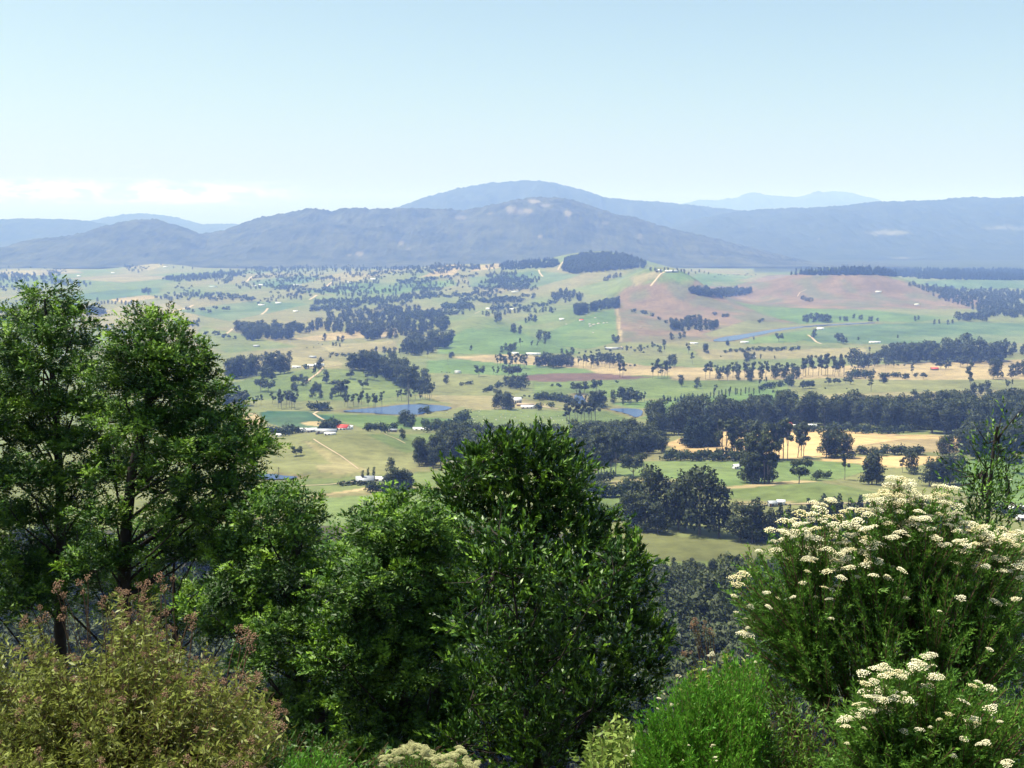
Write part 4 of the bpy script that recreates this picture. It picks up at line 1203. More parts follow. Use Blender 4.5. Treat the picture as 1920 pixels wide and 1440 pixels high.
building('farmhouse', 'house', 640, 806, 15, 9, 3.2, 2.4, 'white', 'redroof', 'white farmhouse with faded red roof below the long pond', -14, 4, True)
building('farm_shed', 'shed', 654, 805, 8, 6, 3, 1.2, 'white', 'tinroof', 'white shed against the right side of the red roofed farmhouse', 0, 1)
building('farm_shed', 'shed', 612, 812, 18, 7, 3, 1.0, 'greywall', 'greyroof', 'grey roofed shed below the red roofed farmhouse', -3, 3)
building('farm_shed', 'shed', 619, 815, 9, 4, 1.8, .6, 'white', 'tinroof', 'low white hut in front of the grey roofed shed', 0, 1)
building('farm_shed', 'shed', 584, 810, 10, 7, 3, 1.2, 'greywall', 'tinroof', 'pale tin shed left of the grey roofed shed', 25, 1)
building('farm_shed', 'shed', 568, 810, 7, 6, 3, 1.2, 'white', 'tinroof', 'small tin shed between dark trees at the left farm', 10, 1)
building('cottage', 'house', 536, 810, 9, 7, 3.2, 1.4, 'white', 'tinroof', 'white cottage between two dark trees left of the farm', 0, 2)
building('farm_shed', 'shed', 524, 818, 5, 4, 2, .8, 'white', 'tinroof', 'tiny white hut lowest at the left farm', 0, 0)
building('poultry_shed', 'shed', 806, 806, 34, 8, 2.3, .7, 'white', 'tinroof', 'very long low white shed along the dark bush clump', 2, 6)
building('farm_shed', 'shed', 730, 809, 14, 5, 2.0, .7, 'brownwall', 'greyroof', 'low dark shed between the farm and the long shed', 0, 2)
building('farmhouse', 'house', 684, 906, 11, 8, 3, 2.0, 'greywall', 'greyroof', 'blue-grey roofed house behind upright trees on the lower slope', 8, 3, True)
building('farm_shed', 'shed', 716, 902, 9, 5, 2.4, .8, 'white', 'tinroof', 'white shed right of the blue-grey roofed house', -8, 2)
building('farm_shed', 'shed', 556, 690, 14, 7, 3, 1.0, 'white', 'tinroof', 'left white shed on the grassy knoll top', 0, 2)
building('farmhouse', 'house', 584, 688, 14, 9, 3.2, 1.6, 'creamwall', 'tinroof', 'middle white house on the grassy knoll top', 5, 3)
building('farm_shed', 'shed', 599, 686, 17, 9, 3.2, 1.4, 'white', 'tinroof', 'right white shed at the head of the knoll track', -8, 2)
building('farm_shed', 'shed', 587, 671, 13, 8, 3, 1.2, 'greywall', 'greyroof', 'grey shed standing on the paddock above the knoll', 0, 1)
building('farm_shed', 'shed', 481, 650, 14, 8, 3, 1.2, 'greywall', 'greyroof', 'grey shed on the paddock below the purple wood', 0, 1)
building('cottage', 'house', 1381, 879, 5, 4, 2.6, 1.0, 'white', 'tinroof', 'white hut beside the clump in the bright green paddock', 20, 1)
building('farm_shed', 'shed', 1448, 949, 4.5, 3.4, 2.4, .9, 'greywall', 'greyroof', 'left grey shed above the dark stand', 10, 1)
building('farm_shed', 'shed', 1464, 946, 4, 3, 2.2, .8, 'white', 'tinroof', 'right white shed above the dark stand', -5, 1)
building('cottage', 'house', 1096, 942, 4.6, 4, 2.6, 1.0, 'white', 'greyroof', 'white walled hut at the edge of the tall central tree', -15, 1)
building('farmhouse', 'house', 1905, 962, 9, 7, 3, 1.6, 'white', 'tinroof', 'white house at the right edge above the flowers', -12, 3, True)
building('farm_shed', 'shed', 1917, 975, 6, 4, 2.2, .8, 'white', 'tinroof', 'white shed in front of the house at the right edge', -12, 1)
building('cottage', 'house', 720, 634, 15, 11, 4, 4, 'creamwall', 'dirt', 'tan gabled cottage among the open wood', 15, 2)
building('cottage', 'house', 731, 618, 16, 10, 3.5, 2, 'white', 'tinroof', 'white cottage just above the tan gabled cottage', 0, 2)
building('cottage', 'house', 1362, 648, 0, 0, 0, 0, 'white', 'tinroof', '', 0, 0) if False else None
building('farm_shed', 'shed', 1301, 645, 17, 8, 3, 1.2, 'white', 'tinroof', 'left white shed below the near pink hill', 0, 2)
building('farm_shed', 'shed', 1396, 643, 18, 8, 3, 1.2, 'white', 'tinroof', 'white shed at the left end of the river', 4, 2)
building('cottage', 'house', 1538, 618, 18, 10, 4, 2, 'white', 'tinroof', 'white cottage beside the river crossing', 0, 2)
building('farm_shed', 'shed', 1640, 643, 26, 9, 3, 1.2, 'white', 'tinroof', 'long white shed at the near edge of the teal flat', 3, 3)
building('farm_shed', 'shed', 1150, 655, 34, 10, 3.4, 1.4, 'greywall', 'greyroof', 'long grey shed at the foot of the green slope', 0, 3)
building('farm_shed', 'shed', 1164, 655, 8, 8, 4.5, 2, 'creamwall', 'dirt', 'tan gabled shed at the right of the long grey shed', 60, 1)
building('farm_shed', 'shed', 1000, 665, 30, 9, 3.2, 1.2, 'white', 'tinroof', 'pale blue-white shed behind the straw strip trees', 2, 3)
building('farm_shed', 'shed', 966, 664, 14, 9, 3.2, 1.2, 'white', 'tinroof', 'small white shed left of the pale shed behind the straw strip', 2, 1)
building('cottage', 'house', 1752, 694, 12, 8, 3.4, 1.8, 'brownwall', 'redroof', 'red roofed cottage at the edge of the right wood', 0, 2)
far = [(1258, 509, 42, 'tinroof', 'long white shed on the ridge top right of the wood'), (1236, 508, 20, 'tinroof', 'white house at the head of the ridge track'),
       (868, 492, 26, 'greyroof', 'grey roofed house on the tan hilltop'), (918, 580, 26, 'tinroof', 'white house on the orchard slope'),
       (960, 581, 18, 'tinroof', 'small white house right of the orchard slope house'), (965, 548, 26, 'greyroof', 'grey shed on the upper orchard slope'),
       (400, 538, 34, 'greenroof', 'green roofed shed beside the far left trees'), (476, 537, 18, 'tinroof', 'left white shed on the far green field'),
       (490, 535, 22, 'tinroof', 'right white shed on the far green field'), (556, 535, 40, 'greyroof', 'long grey shed on the far green field'),
       (490, 573, 22, 'tinroof', 'white house above the purple wood'), (522, 569, 20, 'tinroof', 'white shed right of the house above the purple wood'),
       (554, 585, 16, 'tinroof', 'white shed behind the purple wood'), (193, 582, 24, 'tinroof', 'white shed left of the second wattle top'),
       (310, 501, 24, 'tinroof', 'white house high on the far left slope'), (212, 512, 20, 'tinroof', 'white house among the far left fields'),
       (148, 518, 18, 'tinroof', 'small white house at the far left'), (4, 539, 26, 'tinroof', 'white house at the far left edge'),
       (700, 524, 26, 'tinroof', 'white house on the far light green field'), (655, 530, 20, 'greyroof', 'grey roofed house left of the far light green field'),
       (118, 668, 16, 'tinroof', 'white house seen through the left wattle'), (1647, 548, 22, 'tinroof', 'white shed high on the pink hill'),
       (1719, 572, 16, 'tinroof', 'white hut low on the right of the pink hill'), (858, 700, 10, 'greyroof', 'grey hut on the cattle meadow'),
       (1412, 672, 9, 'tinroof', 'tiny white shed in the open straw pasture'), (1053, 600, 14, 'tinroof', 'white hut on the open green slope'),
       (1090, 602, 12, 'redroof', 'red roofed hut on the open green slope')]
for x, r, w, rm, lb in far:
    building('cottage' if 'house' in lb else 'farm_shed', 'house' if 'house' in lb else 'shed', x, r, w, w * .5, 3.6, 1.8, 'white', rm, lb, rng.uniform(-14, 14), 0, door=False)
for k, (x, r, w) in enumerate([(1590, 497, 60), (1605, 499, 44), (1680, 484, 40), (1858, 491, 40)]):
    pass

# granite outcrops on the green slope
def rock(px, rw, s, label):
    g = at(px, rw)[0]; rg = np.random.default_rng(int(px))
    mb = MB()
    a = np.linspace(0, 2 * math.pi, 9)[:-1]
    rings = []
    for z, f in ((-.3, 1.05), (.25, 1.0), (.6, .75), (.8, .35)):
        r = f * (1 + rg.uniform(-.22, .22, 8))
        rings.append(np.stack([np.cos(a) * r * s, np.sin(a) * r * s * .7, np.full(8, z * s * .7)], 1))
    v = np.concatenate(rings); i = np.arange(3)[:, None] * 8; j = np.arange(8)[None]
    q = np.stack([i + j, i + (j + 1) % 8, i + 8 + (j + 1) % 8, i + 8 + j], -1).reshape(-1, 4)
    mb.add(v, np.concatenate([q, [[24, 25, 26, 27], [24, 27, 28, 31], [28, 29, 30, 31]]]))
    o = mb.build('boulder', M['rock']); o.location = g
    tag(o, label, 'rock', 'granite boulders on the green slope')
for k, (x, r, s) in enumerate([(1108, 612, 4.5), (1114, 609, 5), (1122, 607, 5), (1132, 606, 4), (1106, 608, 4), (1138, 605, 3), (1116, 596, 3.5), (1062, 608, 3), (1112, 624, 3), (1202, 614, 3.5)]):
    rock(x, r, s, 'grey granite boulder lying on the open green slope')

# ------------------------------------------------------------------ grazing animals
def animal_mesh(sheep):
    L = 1.15 if sheep else 2.1; hh = .75 if sheep else 1.4
    body = MB()
    xs = np.linspace(-L / 2, L / 2, 7); rad = np.array([.35, .85, 1, .97, 1, .85, .4]) * (.3 if sheep else .42)
    tube(body, np.stack([xs, xs * 0, np.full(7, hh * .68)], 1), rad, 8)
    tube(body, [(L * .42, 0, hh * .74), (L * .6, 0, hh * .6), (L * .7, 0, hh * .3), (L * .8, 0, hh * .14)], [.17 * hh, .13 * hh, .1 * hh, .06 * hh], 6)
    for sx in (-.36, .34):
        for sy in (-1, 1):
            tube(body, [(sx * L, sy * .15 * hh, hh * .6), (sx * L + .02, sy * .15 * hh, hh * .3), (sx * L, sy * .15 * hh, 0)], [.09 * hh, .055 * hh, .05 * hh], 5)
    tube(body, [(-L / 2, 0, hh * .75), (-L * .56, 0, hh * .5), (-L * .56, 0, hh * .35)], [.04 * hh, .03 * hh, .03 * hh], 4)
    return body.mesh('sheep' if sheep else 'cow', M['wool' if sheep else 'hide'], smooth=True)
SHM, CWM = animal_mesh(True), animal_mesh(False)
for k in range(34):
    g = at(rng.uniform(830, 1060), rng.uniform(768, 792))[0]
    o = link('sheep', SHM); o.location = g; o.rotation_euler = (0, 0, rng.uniform(0, 6.28)); o.scale = (1.25,) * 3
    tag(o, 'pale sheep grazing on the green paddock below the farmhouse', 'sheep', 'sheep on the paddock below the farmhouse')
for k, (x, r) in enumerate([(828, 698), (838, 699), (843, 699), (852, 700), (857, 699), (864, 700), (597, 645), (662, 668)]):
    g = at(x, r)[0]
    o = link('cow', CWM); o.location = g; o.rotation_euler = (0, 0, rng.uniform(-.5, .5)); o.scale = (1.15,) * 3
    tag(o, ['dark brown cow in the short row on the meadow', 'dark cow alone on the paddock above the knoll'][k >= 6], 'cow', ['cattle in a row on the meadow', 'single cattle above the knoll'][k >= 6])

# power poles
def pole(px, rw, h, label):
    g = at(px, rw)[0]
    e = empty('power_pole', tuple(g), label, 'pole')
    a = MB(); tube(a, [(0, 0, -.5), (0, 0, h)], [.28, .2], 6); a.build('post', M['wood'], e)
    b_ = MB(); box(b_, -1.2, 1.2, -.12, .12, h - 1.0, h - .75); b_.build('crossarm', M['wood'], e)
pole(840, 684, 14, 'timber power pole on the meadow left of the straw strip')
pole(523, 900, 9, 'timber power pole beside the small dam at the left')

# ------------------------------------------------------------------ near plants
UP = np.array((0, 0, 1.0))
def gz(p):
    return float(H(np.array([p[0]]), np.array([p[1]]))[0])

def frond_leaves(mb, P, D, L, n_pin, pw, rg, droop=.25, tint=None, N=None):
    """feathery fronds: a flat row of thin pinnae on both sides of each midrib"""
    n = len(P)
    D = nrm(D)
    side = nrm(np.cross(D, UP + rg.normal(0, .35, (n, 3)))); nor = np.cross(side, D)
    k = (np.arange(n_pin) + .6) / n_pin
    env = np.sin(np.pi * (k * .8 + .16)) ** .7
    L = np.broadcast_to(L, (n,))
    base = P[:, None] + D[:, None] * (L[:, None] * k)[..., None] - UP * (droop * L[:, None] * k ** 2)[..., None]
    Pm, Dm, Lm, Tm = [], [], [], []
    tn = np.clip(rg.normal(.45, .2, n), 0, 1) if tint is None else tint
    for s in (-1, 1):
        d = side[:, None] * s * 1.0 + D[:, None] * .65 + rg.normal(0, .12, (n, n_pin, 3))
        Pm.append(base.reshape(-1, 3)); Dm.append(d.reshape(-1, 3))
        Lm.append((L[:, None] * .36 * env).reshape(-1)); Tm.append(np.repeat(tn, n_pin))
    Pm, Dm, Lm, Tm = map(np.concatenate, (Pm, Dm, Lm, Tm))
    slim(mb, Pm, Dm, Lm * 1.1, Lm * pw, np.clip(Tm + rg.normal(0, .06, len(Tm)), 0, 1), rg, None if N is None else np.tile(np.repeat(N, n_pin, 0), (2, 1)), .4)

def crown_sprays(rg, clumps, depth, per, spread=1.0, flat=1.0):
    """start points and directions of sprays spread through the crown's clumps (photo px, px radii, depth shift)"""
    Ps, Ds, Cs = [], [], []
    for c in clumps:
        cx, cy, rx, ry = c[:4]; dz = c[4] if len(c) > 4 else rg.uniform(-.9, .7)
        ctr = P3(cx, cy, depth + dz)
        s = np.array((rx, (rx + ry) * .5, ry * flat)) / FPX * depth
        n = max(6, int(per * rx * ry / 3600))
        d = rg.normal(size=(n, 3)); d[:, 2] = np.where(d[:, 2] < -.2, -d[:, 2] * .6, d[:, 2]); d = nrm(d)
        r = rg.uniform(.3, 1, n) ** .5
        out = rg.uniform(size=n) < .17
        p = ctr + d * s * (r * np.where(out, 1.12, .66))[:, None] * spread
        dd = nrm(d * .9 + UP * (.25 + .4 * out)[:, None] + rg.normal(0, .32, (n, 3)))
        Ps.append(p); Ds.append(dd); Cs.append(ctr)
    return np.concatenate(Ps), np.concatenate(Ds), np.array(Cs)

def limb_set(mb, trunk_pts, trunk_r, ctrs, rg, r0=.05, P=None, D=None, every=7):
    tube(mb, trunk_pts, trunk_r, 8)
    T = np.array(trunk_pts)
    tt = np.linspace(0, len(T) - 1, 40); S = np.stack([np.interp(tt, np.arange(len(T)), T[:, i]) for i in range(3)], 1)
    R_ = np.interp(tt, np.arange(len(T)), trunk_r)
    for c in ctrs:
        # leave the trunk below the clump
        dist = np.linalg.norm(S - (c - UP * np.linalg.norm((c - T[-1])[:2]) * .85 - UP * .5), axis=1)
        k = int(dist.argmin()); b0 = S[k]
        mid = (b0 + c) / 2 + rg.normal(0, .07, 3) + UP * -.05
        L = np.linalg.norm(c - b0)
        rr_ = min(R_[k] * .6, r0 * (.5 + .35 * L))
        tube(mb, [b0, b0 * .7 + mid * .3 + rg.normal(0, .03, 3), mid, mid * .4 + c * .6 + rg.normal(0, .04, 3), c], [rr_, rr_ * .85, rr_ * .65, rr_ * .45, rr_ * .25], 5)
    if P is not None:
        for i in range(0, len(P), every):
            c = ctrs[np.linalg.norm(ctrs - P[i], axis=1).argmin()]
            if np.linalg.norm(c - P[i]) > .9: continue
            tube(mb, [c, (c + P[i]) / 2 + rg.normal(0, .03, 3), P[i] + D[i] * .25], [.013, .008, .003], 3)

def trunk_path(pts, depth):
    p = [P3(x, y, depth + (q[0] if q else 0)) for x, y, *q in pts]
    b0 = p[0].copy(); b0[2] = gz(b0) - .15
    if p[0][2] - b0[2] > .3: p = [b0] + p
    return np.array(p)

def wattle(label, depth, trunk, tr, clumps, per, seed, name='wattle_tree', mat='wattle', kind='frond', fl=.21, nfr=9, extra=None, r0=.022, npin=6, dx=0, dy=0):
    clumps = [(c[0] + dx, c[1] + dy) + tuple(c[2:]) for c in clumps]
    rg = np.random.default_rng(seed)
    tp = trunk_path(trunk, depth)
    e = empty(name, tuple(tp[0]), label, 'tree')
    org = tp[0]
    P, D, ctrs = crown_sprays(rg, clumps, depth, per, 1.0, .72 if kind == 'frond' else 1.0)
    tb = MB()
    limb_set(tb, tp, np.linspace(tr, .012, len(tp)), ctrs[::(1 if kind == 'frond' else 3)], rg, r0, P, D, 9)
    tb.build('trunk', M['bark'], e, smooth=True, origin=org)
    mb = MB()
    n = len(P)
    # each spray is a twig carrying several fronds or leaves
    tw = rg.uniform(.18, .42, n)
    k = rg.uniform(0, 1, (n, nfr))
    base = P[:, None] + D[:, None] * (tw[:, None] * k)[..., None]
    rnd = nrm(rg.normal(size=(n, nfr, 3)))
    dd = nrm(D[:, None] * (.8 if kind == 'frond' else 1.15) + rnd * (.8 if kind == 'frond' else .7) + UP * (.2 if kind == 'frond' else .2))
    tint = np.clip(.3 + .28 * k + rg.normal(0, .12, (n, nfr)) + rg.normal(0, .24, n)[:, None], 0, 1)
    ci = np.array([np.linalg.norm(ctrs - q, axis=1).argmin() for q in P])
    cen = P3(np.mean([c[0] for c in clumps]), np.mean([c[1] for c in clumps]), depth)
    NN = nrm(base - ctrs[ci][:, None] + nrm(base - cen) * .12 + UP * .06).reshape(-1, 3)
    if kind == 'frond':
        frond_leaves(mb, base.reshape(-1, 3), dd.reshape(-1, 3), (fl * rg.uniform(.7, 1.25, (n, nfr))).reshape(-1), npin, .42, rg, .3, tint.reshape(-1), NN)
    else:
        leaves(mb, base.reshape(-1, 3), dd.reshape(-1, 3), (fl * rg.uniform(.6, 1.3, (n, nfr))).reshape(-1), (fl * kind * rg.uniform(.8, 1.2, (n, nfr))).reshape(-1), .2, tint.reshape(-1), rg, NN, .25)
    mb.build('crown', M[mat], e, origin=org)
    return e

wattle('tall feathery wattle tree at the left edge with pointed top', 18.0,
       [(112, 1180), (115, 1000), (108, 820), (98, 700), (88, 610), (84, 560)], .11,
       [(82, 552, 26, 26, 0), (60, 598, 40, 30), (112, 590, 42, 32), (140, 606, 28, 22), (40, 628, 22, 18), (70, 645, 60, 36), (135, 650, 42, 32), (30, 690, 40, 34), (90, 700, 55, 40), (160, 700, 30, 30),
        (10, 740, 50, 46), (60, 760, 60, 46), (125, 765, 55, 42), (170, 760, 34, 30), (-20, 660, 40, 40), (-40, 800, 60, 60), (20, 820, 60, 48), (90, 830, 60, 44), (160, 835, 50, 40), (-20, 900, 60, 50),
        (50, 900, 60, 44), (120, 905, 55, 38), (180, 900, 40, 34), (-30, 980, 60, 50), (40, 975, 60, 44), (120, 1000, 50, 36), (20, 1050, 70, 46), (-30, 1120, 60, 60), (90, 1070, 60, 40), (60, 1130, 70, 46), (150, 1080, 40, 30), (150, 960, 40, 30)], 80, 1, dy=12)
wattle('broad feathery wattle tree with forked dark trunk and bough reaching right', 16.5,
       [(232, 1130), (236, 1000), (248, 880), (272, 780), (285, 690), (298, 630), (302, 596)], .12,
       [(300, 598, 30, 24, 0), (268, 622, 36, 26), (330, 632, 38, 28), (250, 660, 40, 30), (300, 668, 55, 36), (355, 665, 40, 30), (232, 705, 40, 32), (290, 725, 60, 40), (350, 715, 50, 36), (396, 690, 26, 24), (400, 730, 26, 30),
        (215, 770, 45, 36), (275, 790, 60, 40), (345, 780, 60, 42), (400, 775, 40, 34), (425, 800, 50, 34), (468, 812, 34, 26), (495, 835, 22, 18), (385, 835, 60, 40), (445, 850, 54, 36), (330, 850, 55, 36), (250, 860, 50, 34),
        (300, 905, 50, 34), (400, 905, 62, 42), (460, 895, 34, 28), (195, 880, 40, 34), (345, 960, 50, 34), (430, 965, 66, 42), (485, 930, 34, 26), (200, 970, 40, 32), (380, 1020, 60, 36), (300, 1010, 36, 26), (460, 1030, 56, 38), (190, 1050, 50, 36), (270, 1085, 40, 30)], 78, 2, dx=-10, dy=22)
wattle('dark shaded wattle low between the two left trunks', 20.5,
       [(330, 1300), (330, 1180), (325, 1080), (330, 1000)], .07,
       [(330, 985, 40, 26, 0), (280, 1010, 46, 30), (380, 1015, 50, 32), (180, 1030, 50, 32), (330, 1050, 60, 36), (240, 1060, 56, 34), (120, 1060, 50, 34), (420, 1060, 56, 36), (180, 1100, 56, 36), (300, 1110, 60, 36), (390, 1120, 60, 36), (470, 1090, 50, 32), (60, 1090, 50, 36), (240, 1150, 60, 36), (340, 1170, 60, 36), (430, 1180, 60, 36), (120, 1140, 50, 34)], 46, 9)
wattle('low spreading wattle tree filling the gap right of the forked wattle', 15.2,
       [(600, 1330), (585, 1200), (565, 1080), (552, 990), (545, 930)], .09,
       [(535, 918, 36, 26, 0), (560, 930, 18, 20, 0), (500, 945, 44, 30), (548, 965, 40, 32), (505, 1000, 60, 40), (565, 1005, 34, 32), (455, 1020, 50, 36), (530, 1050, 66, 40), (590, 1055, 44, 34), (440, 1090, 60, 36), (510, 1110, 60, 40), (580, 1115, 54, 40), (630, 1080, 34, 26),
        (450, 1160, 56, 34), (540, 1170, 66, 40), (610, 1175, 56, 40), (490, 1220, 50, 36), (590, 1240, 66, 40), (650, 1240, 50, 40), (540, 1300, 50, 34), (620, 1310, 70, 40), (680, 1320, 60, 44), (400, 1120, 50, 30), (620, 1380, 70, 44), (560, 1370, 60, 40)], 76, 3, dy=34)
wattle('dense feathery wattle tree in the middle with rounded left shoulder', 13.6,
       [(770, 1440), (762, 1330), (742, 1180), (735, 1080), (752, 1000), (758, 950)], .1,
       [(752, 938, 36, 26, 0), (720, 958, 34, 28), (785, 965, 40, 32), (700, 1000, 34, 26), (750, 1005, 60, 40), (810, 1010, 44, 36), (660, 1040, 40, 28), (720, 1055, 62, 38), (790, 1060, 60, 42), (645, 1090, 46, 34), (700, 1110, 60, 38), (770, 1120, 66, 40), (840, 1105, 50, 40),
        (640, 1150, 56, 38), (720, 1170, 66, 40), (800, 1180, 66, 42), (860, 1170, 40, 36), (650, 1215, 60, 40), (730, 1240, 66, 42), (810, 1240, 60, 40), (680, 1280, 66, 40), (770, 1300, 70, 40), (850, 1290, 50, 40), (720, 1350, 70, 44), (820, 1360, 60, 44), (660, 1400, 60, 40), (760, 1420, 70, 40), (840, 1000, 40, 30), (700, 975, 30, 20)], 78, 4, dy=34)
wattle('tall dark bushy tree in the middle with the highest crown', 15.0,
       [(1010, 1440), (1006, 1300), (1000, 1150), (1003, 1000), (1006, 900), (1010, 850)], .14,
       [(1008, 836, 26, 20, 0), (985, 850, 40, 26), (940, 850, 30, 20), (905, 866, 32, 22), (1035, 858, 36, 26), (870, 900, 30, 24), (930, 866, 40, 26), (900, 888, 36, 30), (960, 885, 50, 36), (1015, 890, 55, 38), (1065, 888, 34, 26), (1080, 915, 18, 26), (880, 925, 44, 36), (940, 935, 60, 40), (1010, 945, 62, 42), (1060, 945, 36, 40),
        (838, 930, 26, 24), (860, 965, 44, 36), (920, 985, 55, 40), (990, 1000, 66, 44), (1050, 1000, 44, 40), (1110, 985, 30, 26), (1140, 1005, 30, 26), (1085, 1045, 50, 40), (1150, 1050, 46, 34), (1182, 1070, 26, 30), (1000, 1060, 70, 44), (920, 1060, 60, 44),
        (1120, 1105, 60, 44), (1185, 1125, 32, 36), (1040, 1120, 66, 44), (950, 1130, 66, 44), (1160, 1175, 60, 44), (1080, 1190, 70, 44), (1205, 1195, 34, 30), (1235, 1220, 28, 24), (990, 1200, 70, 44), (1195, 1250, 50, 34), (1120, 1260, 70, 44), (1030, 1270, 70, 44), (1180, 1310, 46, 36),
        (950, 1270, 60, 44), (1090, 1330, 70, 44), (1010, 1350, 70, 44), (1130, 1380, 66, 44), (930, 1350, 60, 44), (1050, 1410, 80, 44), (960, 1420, 60, 40)], 130, 5, name='blackwood_tree', mat='broad', kind=.30, fl=.085, nfr=26, r0=.024)
wattle('glossy dark leaved shrub in front of the tall bushy tree', 11.2,
       [(985, 1440), (985, 1330), (975, 1200), (960, 1080)], .03,
       [(935, 1005, 26, 22, 0), (905, 1030, 24, 26), (965, 1035, 34, 30), (925, 1070, 44, 36), (880, 1110, 34, 30), (975, 1095, 46, 36), (1030, 1085, 34, 30), (925, 1140, 50, 36), (1010, 1150, 50, 36), (1090, 1090, 36, 30), (1080, 1140, 44, 34), (890, 1190, 40, 32), (960, 1210, 50, 36), (1140, 1140, 34, 30), (1180, 1060, 24, 26), (1150, 1080, 26, 26),
        (890, 1260, 40, 34), (950, 1290, 44, 36), (880, 1320, 36, 34), (920, 1370, 50, 36), (980, 1400, 50, 40), (860, 1400, 40, 36), (1160, 1220, 30, 26), (1060, 1220, 40, 30), (1000, 1250, 44, 36), (1010, 1330, 50, 40), (940, 1230, 40, 34), (1060, 1300, 50, 40), (1040, 1390, 50, 40), (1000, 1440, 60, 40), (1110, 1330, 46, 40)], 74, 6, name='glossy_shrub', mat='broad', kind=.38, fl=.07, nfr=19, r0=.02)
wattle('thin young tree with loose airy crown behind the flowering shrub', 10.5,
       [(1852, 1080), (1850, 1000), (1856, 920), (1862, 850), (1870, 800)], .03,
       [(1872, 822, 12, 14, 0), (1855, 845, 20, 16, 0), (1880, 870, 20, 16, 0), (1848, 880, 26, 18), (1832, 905, 22, 16), (1868, 905, 28, 20), (1892, 920, 14, 16), (1838, 935, 26, 20), (1868, 945, 34, 24), (1826, 965, 22, 18), (1850, 985, 46, 24), (1888, 975, 20, 20), (1846, 1020, 50, 26), (1850, 1060, 50, 30), (1893, 800, 8, 6, 0)], 170, 7, name='young_tree', mat='broad', kind=.3, fl=.052, nfr=9, r0=.012)

# ---------------------------------------------------- shoots, for the shrubs close to the camera
def shoot_paths(base, tips, rg, bend=.15, m=8):
    """curved shoots from base points to tips; returns (n,m,3) points"""
    n = len(tips)
    base = np.broadcast_to(base, tips.shape)
    L = np.linalg.norm(tips - base, axis=1, keepdims=True)
    mid = (base + tips) / 2 + rg.normal(0, bend * .3, (n, 3)) * L
    out = tips - base; out[:, 2] = 0
    mid -= out * .12
    t = np.linspace(0, 1, m)[None, :, None]
    return (1 - t) ** 2 * base[:, None] + 2 * t * (1 - t) * mid[:, None] + t ** 2 * tips[:, None]

def shoot_leaves(mb, paths, rg, n, L, W, t0=.5, ang=.7, tint0=.3, fold=.15, tipgain=.35, droop=0.0):
    S, m = paths.shape[:2]
    t = t0 + (1 - t0) * rg.uniform(0, 1, (S, n)) ** .85
    f = t * (m - 1); i = np.minimum(f.astype(int), m - 2); fr = (f - i)[..., None]
    r = np.arange(S)[:, None]
    p = paths[r, i] * (1 - fr) + paths[r, i + 1] * fr
    ax = nrm(paths[r, i + 1] - paths[r, i])
    rnd = rg.normal(size=(S, n, 3)); rnd -= ax * (rnd * ax).sum(-1, keepdims=True)
    d = ax * math.cos(ang) + nrm(rnd) * math.sin(ang) - UP * droop
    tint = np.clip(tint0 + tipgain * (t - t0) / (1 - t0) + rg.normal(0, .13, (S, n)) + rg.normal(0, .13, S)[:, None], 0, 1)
    ln = L * rg.uniform(.6, 1.25, (S, n))
    if W < .0065: slim(mb, p.reshape(-1, 3), d.reshape(-1, 3), ln.reshape(-1), W * 1.35, tint.reshape(-1), rg)
    else: leaves(mb, p.reshape(-1, 3), d.reshape(-1, 3), ln.reshape(-1), (W * rg.uniform(.8, 1.2, (S, n))).reshape(-1), fold, tint.reshape(-1), rg)

def stems(mb, paths, r0, r1, sides=4):
    for p in paths:
        tube(mb, p, np.linspace(r0, r1, len(p)), sides)

# ---------------------------------------------------- white flowering shrub at the right
def flower_mesh(seed, mat='cream', age=0.0):
    """flat-topped head: a low dome of many small florets on short stalks"""
    rg = np.random.default_rng(seed)
    mb = MB()
    nf = 46
    ph = np.arange(nf) * 2.399963; r = np.sqrt((np.arange(nf) + .5) / nf)
    lob = 1 + .18 * np.cos(3 * ph + rg.uniform(0, 6)) + rg.normal(0, .05, nf)
    x, y = np.cos(ph) * r * lob * .5, np.sin(ph) * r * lob * .5
    z = .20 * (1 - r ** 2) + rg.normal(0, .022, nf)
    octa = np.array([(1, 0, 0), (0, 1, 0), (-1, 0, 0), (0, -1, 0), (0, 0, .8), (0, 0, -.8)], float)
    tri = np.array([(0, 1, 4), (1, 2, 4), (2, 3, 4), (3, 0, 4), (1, 0, 5), (2, 1, 5), (3, 2, 5), (0, 3, 5)])
    for i in range(nf):
        s = rg.uniform(.055, .085)
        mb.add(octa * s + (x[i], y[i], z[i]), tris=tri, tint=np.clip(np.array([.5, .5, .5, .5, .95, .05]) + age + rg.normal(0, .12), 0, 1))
    head = mb.mesh('flower_head', M[mat])
    return head
HEADS = [flower_mesh(50 + i, age=a) for i, a in enumerate((0, .12, -.08, -.3, .05))]

